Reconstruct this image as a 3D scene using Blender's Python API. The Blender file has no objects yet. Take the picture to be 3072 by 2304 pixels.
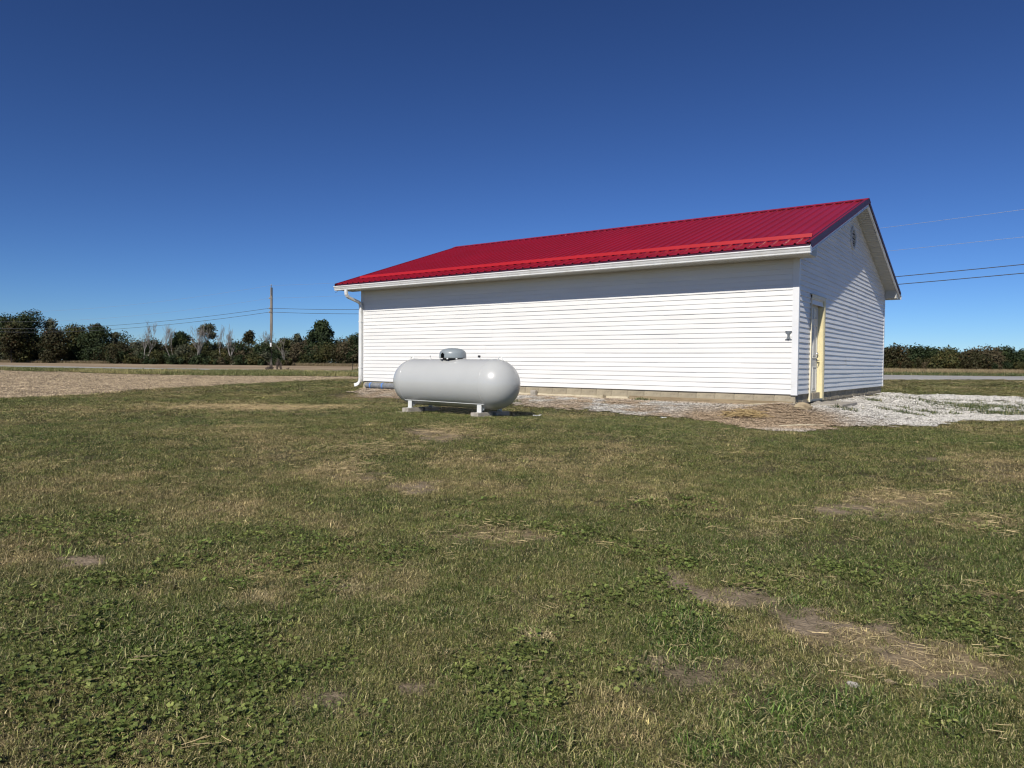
import bpy, math, random
import numpy as np
from mathutils import Vector, Matrix
S = bpy.context.scene
COL = S.collection
EYE = 1.4

# ------------------------------------------------------------------ camera
cam_d = bpy.data.cameras.new('camera')
cam_d.sensor_width = 36.0
cam_d.lens = 25.15
cam_d.clip_start = 0.05
cam_d.clip_end = 6000
cam = bpy.data.objects.new('camera', cam_d)
COL.objects.link(cam)
cr = Vector((0.80612751, 0.59164981, 0.01043768))
cu = Vector((-0.02451994, 0.01577445, 0.99957488))
cf = Vector((-0.59123364, 0.80604074, -0.02722344))
cam.matrix_world = Matrix(((cr.x, cu.x, -cf.x, 0), (cr.y, cu.y, -cf.y, 0), (cr.z, cu.z, -cf.z, EYE), (0, 0, 0, 1)))
S.camera = cam

# ------------------------------------------------------------------ sky and sun
SUN_DIR = Vector((0.35, -1.53, 1.355)).normalized()      # towards the sun
W = bpy.data.worlds.new('World')
S.world = W
W.use_nodes = True
wn = W.node_tree
wn.nodes.clear()
sky = wn.nodes.new('ShaderNodeTexSky')
sky.sky_type = 'NISHITA'
sky.sun_disc = False
sky.sun_elevation = math.asin(SUN_DIR.z)
sky.sun_rotation = math.atan2(SUN_DIR.x, SUN_DIR.y)
sky.altitude = 800
sky.air_density = 0.9
sky.dust_density = 0.0
sky.ozone_density = 10.0
bg = wn.nodes.new('ShaderNodeBackground')
bg.inputs['Strength'].default_value = 0.05
wo = wn.nodes.new('ShaderNodeOutputWorld')
gam = wn.nodes.new('ShaderNodeGamma')
gam.inputs['Gamma'].default_value = 1.4
wn.links.new(sky.outputs[0], gam.inputs[0])
hsv = wn.nodes.new('ShaderNodeHueSaturation')
hsv.inputs['Value'].default_value = 0.78
hsv.inputs['Saturation'].default_value = 0.97
wn.links.new(gam.outputs[0], hsv.inputs['Color'])
wn.links.new(hsv.outputs[0], bg.inputs[0])
wn.links.new(bg.outputs[0], wo.inputs[0])
sun_d = bpy.data.lights.new('sun', 'SUN')
sun_d.energy = 4.8
sun_d.angle = math.radians(0.53)
sun_d.color = (1.0, 0.95, 0.87)
sun = bpy.data.objects.new('sun', sun_d)
COL.objects.link(sun)
sun.rotation_euler = (-SUN_DIR).to_track_quat('-Z', 'Y').to_euler()
sun.location = (0, 0, 40)
S.view_settings.view_transform = 'Standard'
S.view_settings.look = 'None'
S.view_settings.exposure = 0.0
S.view_settings.gamma = 1.0
S.view_settings.use_curve_mapping = False
S.cycles.use_denoising = True
S.cycles.max_bounces = 4
S.cycles.diffuse_bounces = 2
S.cycles.use_adaptive_sampling = True
S.cycles.adaptive_threshold = 0.02
S.cycles.glossy_bounces = 2
S.cycles.transmission_bounces = 2
S.cycles.filter_width = 1.2

# ------------------------------------------------------------------ helpers
def tag(o, label=None, cat=None, group=None, kind=None):
    if label: o['label'] = label
    if cat: o['category'] = cat
    if group: o['group'] = group
    if kind: o['kind'] = kind
    return o

def link(name, me, parent=None, loc=None, rot=None):
    o = bpy.data.objects.new(name, me)
    COL.objects.link(o)
    if loc is not None: o.location = loc
    if rot is not None: o.rotation_euler = rot
    if parent is not None: o.parent = parent
    return o

def empty(name, loc=(0, 0, 0), rot=(0, 0, 0)):
    o = bpy.data.objects.new(name, None)
    o.empty_display_size = 0.2
    COL.objects.link(o)
    o.location = loc
    o.rotation_euler = rot
    return o

class MB:
    """collects faces; build() links them as one mesh object"""
    def __init__(s): s.v = []; s.f = []; s.sm = []
    def add(s, vs, fs, smooth=False):
        n = len(s.v)
        s.v += [tuple(v) for v in vs]
        for f in fs:
            s.f.append(tuple(i + n for i in f)); s.sm.append(smooth)
        return s
    def box(s, x0, x1, y0, y1, z0, z1, M=None):
        vs = [Vector((x, y, z)) for x in (x0, x1) for y in (y0, y1) for z in (z0, z1)]
        if M is not None: vs = [M @ v for v in vs]
        return s.add(vs, [(0, 1, 3, 2), (4, 6, 7, 5), (0, 4, 5, 1), (2, 3, 7, 6), (0, 2, 6, 4), (1, 5, 7, 3)])
    def bevbox(s, x0, x1, y0, y1, z0, z1, b=0.004, M=None):
        vs = []; idx = {}
        for ix, x in enumerate((x0, x1)):
            for iy, y in enumerate((y0, y1)):
                for iz, z in enumerate((z0, z1)):
                    sx, sy, sz = (1, -1)[ix], (1, -1)[iy], (1, -1)[iz]
                    for ax, p in enumerate(((x, y + sy * b, z + sz * b), (x + sx * b, y, z + sz * b), (x + sx * b, y + sy * b, z))):
                        idx[ix, iy, iz, ax] = len(vs); vs.append(Vector(p))
        I = idx; fs = []
        for a in (0, 1):
            fs.append((I[a, 0, 0, 0], I[a, 0, 1, 0], I[a, 1, 1, 0], I[a, 1, 0, 0]))
            fs.append((I[0, a, 0, 1], I[0, a, 1, 1], I[1, a, 1, 1], I[1, a, 0, 1]))
            fs.append((I[0, 0, a, 2], I[0, 1, a, 2], I[1, 1, a, 2], I[1, 0, a, 2]))
            for c in (0, 1):
                fs.append((I[0, a, c, 1], I[1, a, c, 1], I[1, a, c, 2], I[0, a, c, 2]))
                fs.append((I[a, 0, c, 0], I[a, 1, c, 0], I[a, 1, c, 2], I[a, 0, c, 2]))
                fs.append((I[a, c, 0, 0], I[a, c, 1, 0], I[a, c, 1, 1], I[a, c, 0, 1]))
        for x in (0, 1):
            for y in (0, 1):
                for z in (0, 1): fs.append((I[x, y, z, 0], I[x, y, z, 1], I[x, y, z, 2]))
        if M is not None: vs = [M @ v for v in vs]
        return s.add(vs, fs)
    def strip(s, prof_a, prof_b, smooth=False):
        n = len(prof_a)
        return s.add(list(prof_a) + list(prof_b), [(i, i + 1, n + i + 1, n + i) for i in range(n - 1)], smooth)
    def prism(s, poly, axis, a0, a1):
        """poly: 2d points; axis: the axis it is extruded along ('x','y','z')"""
        def P(p, a):
            return {'x': (a, p[0], p[1]), 'y': (p[0], a, p[1]), 'z': (p[0], p[1], a)}[axis]
        n = len(poly)
        vs = [P(p, a0) for p in poly] + [P(p, a1) for p in poly]
        return s.add(vs, [tuple(range(n))[::-1], tuple(range(n, 2 * n))] + [(i, (i + 1) % n, n + (i + 1) % n, n + i) for i in range(n)])
    def tube(s, pts, rad, n=8, smooth=True, caps=True, ell=None):
        pts = [Vector(p) for p in pts]
        if not hasattr(rad, '__len__'): rad = [rad] * len(pts)
        rings = []
        up = Vector((0, 0, 1))
        for i, p in enumerate(pts):
            t = (pts[min(i + 1, len(pts) - 1)] - pts[max(i - 1, 0)]).normalized()
            u = t.cross(up)
            if u.length < 1e-3: u = t.cross(Vector((1, 0, 0)))
            u.normalize(); w = t.cross(u).normalized()
            rings.append([p + (u * math.cos(2 * math.pi * k / n) + w * math.sin(2 * math.pi * k / n)) * rad[i] for k in range(n)])
        vs = [v for r in rings for v in r]
        fs = [(i * n + k, i * n + (k + 1) % n, (i + 1) * n + (k + 1) % n, (i + 1) * n + k) for i in range(len(pts) - 1) for k in range(n)]
        s.add(vs, fs, smooth)
        if caps:
            s.add(rings[0], [tuple(range(n))[::-1]]); s.add(rings[-1], [tuple(range(n))])
        return s
    def rectpipe(s, pts, w, d, side):
        """rectangular section pipe; side: constant sideways vector"""
        pts = [Vector(p) for p in pts]; side = Vector(side).normalized(); rings = []
        for i, p in enumerate(pts):
            t = (pts[min(i + 1, len(pts) - 1)] - pts[max(i - 1, 0)]).normalized()
            q = t.cross(side).normalized()
            b = 0.18
            rings.append([p + side * (a * w / 2) + q * (c * d / 2) for a, c in
                          ((-1, -1 + b), (-1 + b, -1), (1 - b, -1), (1, -1 + b), (1, 1 - b), (1 - b, 1), (-1 + b, 1), (-1, 1 - b))])
        n = 8
        s.add([v for r in rings for v in r], [(i * n + k, i * n + (k + 1) % n, (i + 1) * n + (k + 1) % n, (i + 1) * n + k) for i in range(len(pts) - 1) for k in range(n)])
        return s
    def lathe(s, prof, n=48, smooth=True, M=None, skip=None):
        """prof: (r,z) points turned about z"""
        vs = []
        for r, z in prof:
            for k in range(n):
                a = 2 * math.pi * k / n
                v = Vector((r * math.cos(a), r * math.sin(a), z))
                vs.append(M @ v if M is not None else v)
        fs = []
        for i in range(len(prof) - 1):
            for k in range(n):
                if skip and skip(i, k): continue
                fs.append((i * n + k, i * n + (k + 1) % n, (i + 1) * n + (k + 1) % n, (i + 1) * n + k))
        return s.add(vs, fs, smooth)
    def mesh(s, name, mat=None):
        me = bpy.data.meshes.new(name)
        me.from_pydata(s.v, [], s.f)
        me.polygons.foreach_set('use_smooth', s.sm)
        if mat: me.materials.append(mat)
        me.validate(); me.update()
        return me
    def build(s, name, mat, parent=None, **k):
        return link(name, s.mesh(name, mat), parent, **k)

# ------------------------------------------------------------------ numpy value noise
def _h(ix, iy, seed):
    n = (ix.astype(np.int64) * 374761393 + iy.astype(np.int64) * 668265263 + seed * 982451653) & 0xFFFFFFFF
    n = ((n ^ (n >> 13)) * 1274126177) & 0xFFFFFFFF
    n = n ^ (n >> 16)
    return (n & 0xFFFF) / 65535.0
def vnoise(x, y, seed=0):
    x = np.asarray(x, float); y = np.asarray(y, float)
    ix = np.floor(x); iy = np.floor(y); fx = x - ix; fy = y - iy
    fx = fx * fx * (3 - 2 * fx); fy = fy * fy * (3 - 2 * fy)
    a = _h(ix, iy, seed); b = _h(ix + 1, iy, seed); c = _h(ix, iy + 1, seed); d = _h(ix + 1, iy + 1, seed)
    return (a + (b - a) * fx) * (1 - fy) + (c + (d - c) * fx) * fy
def fbm(x, y, seed=0, o=4):
    t = 0; amp = 0.5; tot = 0
    for i in range(o):
        t = t + amp * vnoise(x * 2 ** i, y * 2 ** i, seed + i * 17); tot += amp; amp *= 0.55
    return t / tot
def ss(a, b, x):
    t = np.clip((np.asarray(x, float) - a) / (b - a), 0, 1); return t * t * (3 - 2 * t)

# ------------------------------------------------------------------ the lie of the land
XL, XR, YF, YB = -16.07, -3.75, 14.41, 23.95
YM = 19.18
def ground_z(x, y):
    x = np.asarray(x, float); y = np.asarray(y, float)
    r = np.hypot(x, y)
    z = .40 * ss(-1, 13, r) - .10 * ss(30, 68, r)
    dx = np.maximum(np.maximum(XL - x, x - XR), 0); dy = np.maximum(np.maximum(YF - y, y - YB), 0)
    z = z + .24 * (1 - ss(.1, 2.3, np.hypot(dx, dy)))
    z = z + .26 * ss(70, 86, y - .1 * x) * ss(-70, -30, x)
    z = z + .10 * np.exp(-(((x + 3.85) / .42) ** 2 + ((y - 13.75) / .45) ** 2))          # little heap by the corner
    z = z + (fbm(x * .35, y * .35, 5, 3) - .5) * .07 * ss(2, 6, r) * (1 - ss(.2, 2.0, 2.5 - np.minimum(np.hypot(dx, dy), 2.5)) * .8)
    return z
def gz(x, y): return float(ground_z(x, y))

# ------------------------------------------------------------------ materials
def nodes(m):
    m.use_nodes = True
    nt = m.node_tree; nt.nodes.clear()
    o = nt.nodes.new('ShaderNodeOutputMaterial'); b = nt.nodes.new('ShaderNodeBsdfPrincipled')
    nt.links.new(b.outputs[0], o.inputs[0])
    return nt, b
def N(nt, t, **k):
    n = nt.nodes.new(t)
    for a, v in k.items(): setattr(n, a, v)
    return n
def pmat(name, c1, c2=None, scale=4.0, rough=0.6, bump=0.0, bscale=None, metal=0.0, coat=0.0, stretch=None, lo=.35, hi=.65, spec=0.5, detail=5, rvar=0.0, c3=None, s3=30., rnd=0.0):
    m = bpy.data.materials.new(name)
    nt, b = nodes(m); L = nt.links.new
    b.inputs['Roughness'].default_value = rough
    b.inputs['Metallic'].default_value = metal
    b.inputs['Coat Weight'].default_value = coat
    b.inputs['Coat Roughness'].default_value = 0.08
    b.inputs['Specular IOR Level'].default_value = spec
    tc = N(nt, 'ShaderNodeTexCoord'); mp = N(nt, 'ShaderNodeMapping')
    L(tc.outputs['Object'], mp.inputs['Vector'])
    if stretch: mp.inputs['Scale'].default_value = stretch
    col = None
    if c2 is None:
        b.inputs['Base Color'].default_value = (*c1, 1)
    else:
        no = N(nt, 'ShaderNodeTexNoise'); no.inputs['Scale'].default_value = scale; no.inputs['Detail'].default_value = detail
        L(mp.outputs[0], no.inputs['Vector'])
        rp = N(nt, 'ShaderNodeMapRange'); rp.inputs[1].default_value = lo; rp.inputs[2].default_value = hi
        L(no.outputs[0], rp.inputs[0])
        mx = N(nt, 'ShaderNodeMix', data_type='RGBA'); mx.inputs[6].default_value = (*c1, 1); mx.inputs[7].default_value = (*c2, 1)
        L(rp.outputs[0], mx.inputs[0]); col = mx.outputs[2]
        if c3:
            n3 = N(nt, 'ShaderNodeTexNoise'); n3.inputs['Scale'].default_value = s3; n3.inputs['Detail'].default_value = 4
            L(mp.outputs[0], n3.inputs['Vector'])
            r3 = N(nt, 'ShaderNodeMapRange'); r3.inputs[1].default_value = .55; r3.inputs[2].default_value = .75
            L(n3.outputs[0], r3.inputs[0])
            m3 = N(nt, 'ShaderNodeMix', data_type='RGBA'); m3.inputs[7].default_value = (*c3, 1)
            L(r3.outputs[0], m3.inputs[0]); L(col, m3.inputs[6]); col = m3.outputs[2]
        if rnd:
            oi = N(nt, 'ShaderNodeObjectInfo'); hs = N(nt, 'ShaderNodeHueSaturation')
            rr = N(nt, 'ShaderNodeMapRange'); rr.inputs[3].default_value = 1 - rnd; rr.inputs[4].default_value = 1 + rnd
            L(oi.outputs['Random'], rr.inputs[0]); L(rr.outputs[0], hs.inputs['Value']); L(col, hs.inputs['Color']); col = hs.outputs[0]
        L(col, b.inputs['Base Color'])
        if rvar:
            rv = N(nt, 'ShaderNodeMapRange'); rv.inputs[3].default_value = rough - rvar; rv.inputs[4].default_value = rough + rvar
            L(no.outputs[0], rv.inputs[0]); L(rv.outputs[0], b.inputs['Roughness'])
    if bump:
        bn = N(nt, 'ShaderNodeTexNoise'); bn.inputs['Scale'].default_value = bscale or scale * 6; bn.inputs['Detail'].default_value = 4
        L(mp.outputs[0], bn.inputs['Vector'])
        bp = N(nt, 'ShaderNodeBump'); bp.inputs['Strength'].default_value = bump; bp.inputs['Distance'].default_value = 0.02
        L(bn.outputs[0], bp.inputs['Height']); L(bp.outputs[0], b.inputs['Normal'])
    return m

M = {}
M['siding'] = pmat('vinyl_siding_white', (.80, .785, .745), (.745, .73, .695), 1.3, .42, bump=.03, bscale=60, stretch=(.6, .6, 6), c3=(.745, .74, .715), s3=.9, lo=.4, hi=.75, rnd=.02)
M['trim'] = pmat('white_trim', (.80, .80, .79), (.74, .74, .73), 2.0, .38, c3=(.62, .61, .57), s3=2.2)
M['gutter'] = pmat('white_gutter_metal', (.80, .80, .78), (.72, .72, .69), 3.0, .3, coat=.2, c3=(.6, .59, .54), s3=5)
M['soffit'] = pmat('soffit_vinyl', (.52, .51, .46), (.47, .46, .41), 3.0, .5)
M['roof'] = pmat('red_roof_metal', (.295, .007, .019), (.265, .007, .017), 1.2, .38, coat=.15, rvar=.06, rnd=.04)
M['bar'] = pmat('red_snow_bar', (.42, .010, .014), (.39, .009, .012), 2.0, .40, coat=.1)
M['rake'] = pmat('sky_tinted_rake_metal', (.055, .014, .036), (.045, .012, .030), 2.0, .50, spec=.35)  # dark red trim; the violet sky reflection is mixed into the base colour
M['block'] = pmat('concrete_block', (.43, .37, .26), (.36, .31, .22), 7.0, .9, bump=.5, bscale=160, c3=(.28, .24, .17), s3=14, rnd=.08)
M['mortar'] = pmat('mortar', (.46, .41, .30), (.36, .32, .23), 20, .95, bump=.5, bscale=120)
M['parge'] = pmat('cream_mortar_smear', (.60, .53, .38), (.48, .41, .28), 9, .95, bump=.6, bscale=90)
M['plank'] = pmat('weathered_plank', (.36, .28, .17), (.25, .19, .11), 3.0, .85, bump=.35, bscale=60, stretch=(.6, 8, 8), c3=(.16, .11, .06), s3=5)
M['greywood'] = pmat('grey_plank', (.20, .18, .15), (.12, .10, .085), 3.0, .9, bump=.4, bscale=60, stretch=(8, .6, 8))
M['door'] = pmat('door_paint', (.70, .69, .64), (.65, .64, .59), 3.0, .45)
M['jamb'] = pmat('cream_yellow_paint', (.76, .67, .40), (.70, .61, .35), 4.0, .55)
M['casing'] = pmat('cream_casing', (.76, .70, .54), (.70, .63, .46), 4.0, .5)
M['nickel'] = pmat('nickel', (.62, .60, .56), rough=.22, metal=1.0)
M['galv'] = pmat('galvanised_steel', (.23, .25, .26), (.16, .175, .185), 18, .45, metal=.35)
M['louver'] = pmat('vent_plastic', (.62, .62, .60), (.55, .55, .53), 6, .5)
M['void'] = pmat('vent_void', (.02, .02, .02), rough=.9)
M['tank'] = pmat('tank_paint', (.485, .49, .472), (.47, .475, .457), 2.5, .30, coat=.3, rvar=.03)
M['weld'] = pmat('tank_weld_paint', (.72, .73, .71), rough=.35)
M['lid'] = pmat('lid_grey_paint', (.28, .315, .325), (.265, .30, .31), 3, .34, coat=.15)
M['leg'] = pmat('leg_white_paint', (.74, .74, .72), (.68, .68, .65), 5, .45)
M['black'] = pmat('black_fitting', (.018, .018, .018), rough=.5)
M['brass'] = pmat('brass_fitting', (.33, .28, .17), rough=.4, metal=.6)
M['pad'] = pmat('grey_concrete', (.43, .39, .33), (.34, .31, .26), 9, .95, bump=.5, bscale=90, c3=(.24, .22, .18), s3=12, rnd=.06)
M['pipe'] = pmat('grey_corrugated_plastic', (.15, .16, .175), (.30, .30, .29), 14, .6, c3=(.42, .42, .38), s3=22, lo=.45, hi=.8)
M['strap'] = pmat('blue_strap', (.10, .24, .60), rough=.5)
M['pole'] = pmat('pole_wood', (.22, .19, .155), (.145, .125, .10), 3, .9, stretch=(5, 5, .4), c3=(.30, .27, .23), s3=7)
M['wire'] = pmat('wire_dark', (.06, .065, .075), rough=.5)
M['wire2'] = pmat('wire_bare_aluminium', (.55, .56, .57), rough=.35, metal=.6)
M['insul'] = pmat('insulator_glaze', (.35, .33, .30), rough=.3)
M['stone'] = pmat('pale_stone', (.45, .42, .37), (.34, .31, .26), 14, .9, bump=.3)
M['tanrock'] = pmat('tan_rock', (.40, .32, .20), (.31, .24, .15), 10, .95, bump=.4)
M['paper'] = pmat('white_scrap', (.75, .75, .73), (.6, .6, .58), 20, .7)
M['bark'] = pmat('bark', (.075, .062, .05), (.05, .042, .035), 2, .95)
M['deadwood'] = pmat('pale_dead_wood', (.30, .28, .25), (.19, .175, .155), 1.5, .9)
M['twig'] = pmat('twig_brown', (.15, .115, .09), (.10, .075, .06), 2, .9)

def groundmat(name, cols, scales, rough=.95, bump=.6, bscale=40, attr=None, attr_col=None, attr2=None, attr2_cols=None):
    """layers of noise blended colours; optional vertex masks for bare soil and straw, wear with shapes of their own"""
    m = bpy.data.materials.new(name); nt, b = nodes(m); L = nt.links.new
    b.inputs['Roughness'].default_value = rough; b.inputs['Specular IOR Level'].default_value = .15
    g = N(nt, 'ShaderNodeNewGeometry'); col = None
    for i, (c, s) in enumerate(zip(cols, scales)):
        if i == 0:
            rgb = N(nt, 'ShaderNodeRGB'); rgb.outputs[0].default_value = (*c, 1); col = rgb.outputs[0]; continue
        no = N(nt, 'ShaderNodeTexNoise'); no.inputs['Scale'].default_value = s; no.inputs['Detail'].default_value = 6; no.inputs['Roughness'].default_value = .65
        L(g.outputs['Position'], no.inputs['Vector'])
        r = N(nt, 'ShaderNodeMapRange'); r.inputs[1].default_value = .44; r.inputs[2].default_value = .60
        L(no.outputs[0], r.inputs[0])
        mx = N(nt, 'ShaderNodeMix', data_type='RGBA'); mx.inputs[7].default_value = (*c, 1)
        L(r.outputs[0], mx.inputs[0]); L(col, mx.inputs[6]); col = mx.outputs[2]
    for a, cc in ((attr, attr_col), (attr2, attr2_cols)):
        if not a: continue
        at = N(nt, 'ShaderNodeAttribute', attribute_name=a)
        no = N(nt, 'ShaderNodeTexNoise'); no.inputs['Scale'].default_value = 25; no.inputs['Detail'].default_value = 5
        L(g.outputs['Position'], no.inputs['Vector'])
        sm = N(nt, 'ShaderNodeMix', data_type='RGBA'); sm.inputs[6].default_value = (*cc[0], 1); sm.inputs[7].default_value = (*cc[1], 1)
        rr = N(nt, 'ShaderNodeMapRange'); rr.inputs[1].default_value = .35; rr.inputs[2].default_value = .65
        L(no.outputs[0], rr.inputs[0]); L(rr.outputs[0], sm.inputs[0])
        mx = N(nt, 'ShaderNodeMix', data_type='RGBA')
        L(at.outputs['Fac'], mx.inputs[0]); L(col, mx.inputs[6]); L(sm.outputs[2], mx.inputs[7]); col = mx.outputs[2]
    L(col, b.inputs['Base Color'])
    bn = N(nt, 'ShaderNodeTexNoise'); bn.inputs['Scale'].default_value = bscale; bn.inputs['Detail'].default_value = 6
    L(g.outputs['Position'], bn.inputs['Vector'])
    bp = N(nt, 'ShaderNodeBump'); bp.inputs['Strength'].default_value = bump; bp.inputs['Distance'].default_value = .03
    L(bn.outputs[0], bp.inputs['Height']); L(bp.outputs[0], b.inputs['Normal'])
    return m

M['field'] = groundmat('crop_stubble_soil', [(.27, .20, .125), (.35, .265, .17), (.19, .138, .085), (.40, .31, .20)], [1, .35, 6, .08], bscale=6)
M['lawn'] = groundmat('lawn_thatch', [(.050, .050, .022), (.105, .084, .044), (.040, .050, .017), (.12, .094, .055)], [1, 9, 30, 70], bscale=60,
                      attr='bare', attr_col=((.20, .155, .105), (.31, .245, .17)), attr2='strawm', attr2_cols=((.21, .155, .08), (.34, .26, .14)))
M['verge'] = groundmat('verge_turf', [(.12, .13, .045), (.17, .16, .065), (.10, .11, .04), (.22, .195, .09)], [1, .5, 4, .15], bscale=9)
M['gravelbed'] = groundmat('gravel_fines', [(.36, .33, .28), (.46, .43, .38), (.27, .235, .185), (.40, .36, .30)], [1, 22, 9, 60], bscale=80,
                           attr='brown', attr_col=((.24, .175, .11), (.33, .25, .165)))
M['road'] = groundmat('chip_seal_road', [(.34, .33, .31), (.40, .39, .37), (.29, .28, .26)], [1, .3, 8], bscale=30, bump=.2)

def instmat(name, rough=.55, trans=.22, spec=.3, var=.36):
    """colour comes from each clump's own tint, varied blade by blade"""
    m = bpy.data.materials.new(name); nt, b = nodes(m); L = nt.links.new
    at = N(nt, 'ShaderNodeAttribute', attribute_name='tint', attribute_type='INSTANCER')
    rn = N(nt, 'ShaderNodeAttribute', attribute_name='rnd')
    hs = N(nt, 'ShaderNodeHueSaturation')
    r1 = N(nt, 'ShaderNodeMapRange'); r1.inputs[3].default_value = 1 - var * 1.6; r1.inputs[4].default_value = 1 + var * 1.9
    L(rn.outputs['Fac'], r1.inputs[0]); L(r1.outputs[0], hs.inputs['Value']); L(at.outputs['Color'], hs.inputs['Color'])
    # some blades in every clump are dead and straw coloured
    gt = N(nt, 'ShaderNodeMath', operation='GREATER_THAN'); gt.inputs[1].default_value = .80
    L(rn.outputs['Fac'], gt.inputs[0])
    mx = N(nt, 'ShaderNodeMix', data_type='RGBA'); mx.inputs[7].default_value = (.50, .41, .22, 1)
    ml = N(nt, 'ShaderNodeMath', operation='MULTIPLY'); ml.inputs[1].default_value = .62 if 'grass' in name else 0.
    L(gt.outputs[0], ml.inputs[0]); L(ml.outputs[0], mx.inputs[0]); L(hs.outputs[0], mx.inputs[6])
    L(mx.outputs[2], b.inputs['Base Color'])
    b.inputs['Roughness'].default_value = rough; b.inputs['Specular IOR Level'].default_value = spec
    if trans:
        tr = N(nt, 'ShaderNodeBsdfTranslucent'); L(mx.outputs[2], tr.inputs[0])
        ms = N(nt, 'ShaderNodeMixShader'); ms.inputs[0].default_value = trans
        out = [n for n in nt.nodes if n.type == 'OUTPUT_MATERIAL'][0]
        L(b.outputs[0], ms.inputs[1]); L(tr.outputs[0], ms.inputs[2]); L(ms.outputs[0], out.inputs[0])
    return m
M['blade'] = instmat('grass_blade', trans=0)
M['ivyleaf'] = instmat('leaf_ground', rough=.55, spec=.18, trans=.2, var=.24)
M['straw'] = instmat('straw_piece', rough=.55, trans=0, var=.22)
M['pebble'] = instmat('pebble', rough=.9, trans=0, var=.24)

def leafmat(name, c1, c2, c3=None, scale=.35):
    m = bpy.data.materials.new(name); nt, b = nodes(m); L = nt.links.new
    g = N(nt, 'ShaderNodeNewGeometry'); rn = N(nt, 'ShaderNodeAttribute', attribute_name='rnd')
    no = N(nt, 'ShaderNodeTexNoise'); no.inputs['Scale'].default_value = scale; no.inputs['Detail'].default_value = 3
    L(g.outputs['Position'], no.inputs['Vector'])
    ad = N(nt, 'ShaderNodeMath', operation='ADD'); L(no.outputs[0], ad.inputs[0])
    sb = N(nt, 'ShaderNodeMath', operation='MULTIPLY_ADD'); sb.inputs[1].default_value = .3; sb.inputs[2].default_value = -.15
    L(rn.outputs['Fac'], sb.inputs[0]); L(sb.outputs[0], ad.inputs[1])
    r = N(nt, 'ShaderNodeMapRange'); r.inputs[1].default_value = .38; r.inputs[2].default_value = .64; L(ad.outputs[0], r.inputs[0])
    mx = N(nt, 'ShaderNodeMix', data_type='RGBA'); mx.inputs[6].default_value = (*c1, 1); mx.inputs[7].default_value = (*c2, 1)
    L(r.outputs[0], mx.inputs[0]); col = mx.outputs[2]
    if c3:
        r2 = N(nt, 'ShaderNodeMapRange'); r2.inputs[1].default_value = .62; r2.inputs[2].default_value = .72; L(ad.outputs[0], r2.inputs[0])
        m2 = N(nt, 'ShaderNodeMix', data_type='RGBA'); m2.inputs[7].default_value = (*c3, 1)
        L(r2.outputs[0], m2.inputs[0]); L(col, m2.inputs[6]); col = m2.outputs[2]
    L(col, b.inputs['Base Color']); b.inputs['Roughness'].default_value = .65; b.inputs['Specular IOR Level'].default_value = .2
    return m
M['lf_dark'] = leafmat('leaves_dark_green', (.018, .030, .012), (.040, .058, .020), (.060, .070, .026))
M['lf_olive'] = leafmat('leaves_olive', (.040, .045, .015), (.075, .075, .024), (.11, .085, .03))
M['lf_rust'] = leafmat('leaves_rust', (.044, .037, .016), (.032, .038, .014), (.082, .048, .020))
M['lf_grey'] = leafmat('leaves_grey_green', (.065, .072, .042), (.10, .105, .062), (.12, .11, .07))
M['lf_tan'] = leafmat('leaves_tan', (.068, .055, .030), (.10, .080, .042), (.05, .046, .024))

# ================================================================== SETTING
# ---- the ground: one sheet to the horizon
def polar_sheet():
    rs = [0] + list(np.geomspace(1.2, 4000, 120)); na = 288
    vs = [(0, 0, gz(0, 0) - .06)]; fs = []
    A = np.linspace(0, 2 * np.pi, na, endpoint=False)
    for r in rs[1:]:
        x = r * np.cos(A); y = r * np.sin(A); z = ground_z(x, y) - .06
        vs += list(zip(x, y, z))
    for k in range(na): fs.append((0, 1 + k, 1 + (k + 1) % na))
    for i in range(len(rs) - 2):
        for k in range(na):
            a = 1 + i * na + k; b = 1 + i * na + (k + 1) % na
            fs.append((a, a + na, b + na, b))
    me = bpy.data.meshes.new('ground'); me.from_pydata(vs, [], fs); me.materials.append(M['field'])
    me.polygons.foreach_set('use_smooth', [True] * len(fs)); me.update()
    return tag(link('ground', me), 'wide brown stubble fields reaching to the tree lines', None, None, 'structure')
polar_sheet()

# ---- masks on the lawn (x, y, axis1, axis2, strength)
BARE = [(-1.38,6.33,.22,.14,-.04,.19,1),(-1.05,6.77,.42,.27,-.08,.48,.55),(-1.64,3.96,.11,.08,-.03,.08,1),(-1.35,3.87,.19,.14,-.05,.12,.95),
 (-1.14,3.96,.09,.06,-.02,.06,1),(-.89,3.76,.12,.08,-.04,.14,1),(-.69,3.76,.18,.13,-.03,.15,.85),(-.42,3.64,.28,.19,-.03,.18,.85),(-.17,3.51,.20,.13,-.01,.12,.8),
 (-4.71,1.95,.14,.12,-.13,.06,.9),(-2.02,2.08,.11,.08,-.05,.05,.7),(-2.25,1.79,.11,.09,-.08,.07,.7),(-4.70,4.91,.26,.22,-.20,.21,.75),(-5.40,4.87,.29,.26,-.22,.20,.5),
 (-6.74,7.56,.39,.34,-.39,.44,.7),(-7.35,7.80,.22,.19,-.35,.37,.8),(-1.29,2.91,.11,.08,-.05,.12,.65),(-1.97,3.20,.28,.21,-.12,.20,.4),(-1.07,2.94,.23,.17,-.05,.15,.45),
 (-1.85,4.09,.05,.04,-.03,.06,.7),(-3.07,4.07,.38,.30,-.18,.23,.5),(-.53,3.19,.10,.07,-.01,.05,.6),(-3.98,1.48,.07,.06,-.12,.04,.5),(-2.79,.94,.08,.06,-.09,.03,.5),
 (-2.51,1.31,.06,.05,-.07,.03,.4),(-2.25,3.16,.12,.09,-.06,.08,.4),(-.96,9.72,.22,.15,-.02,.23,.6),(-.29,9.09,.25,.16,-.02,.70,.4)]
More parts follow.
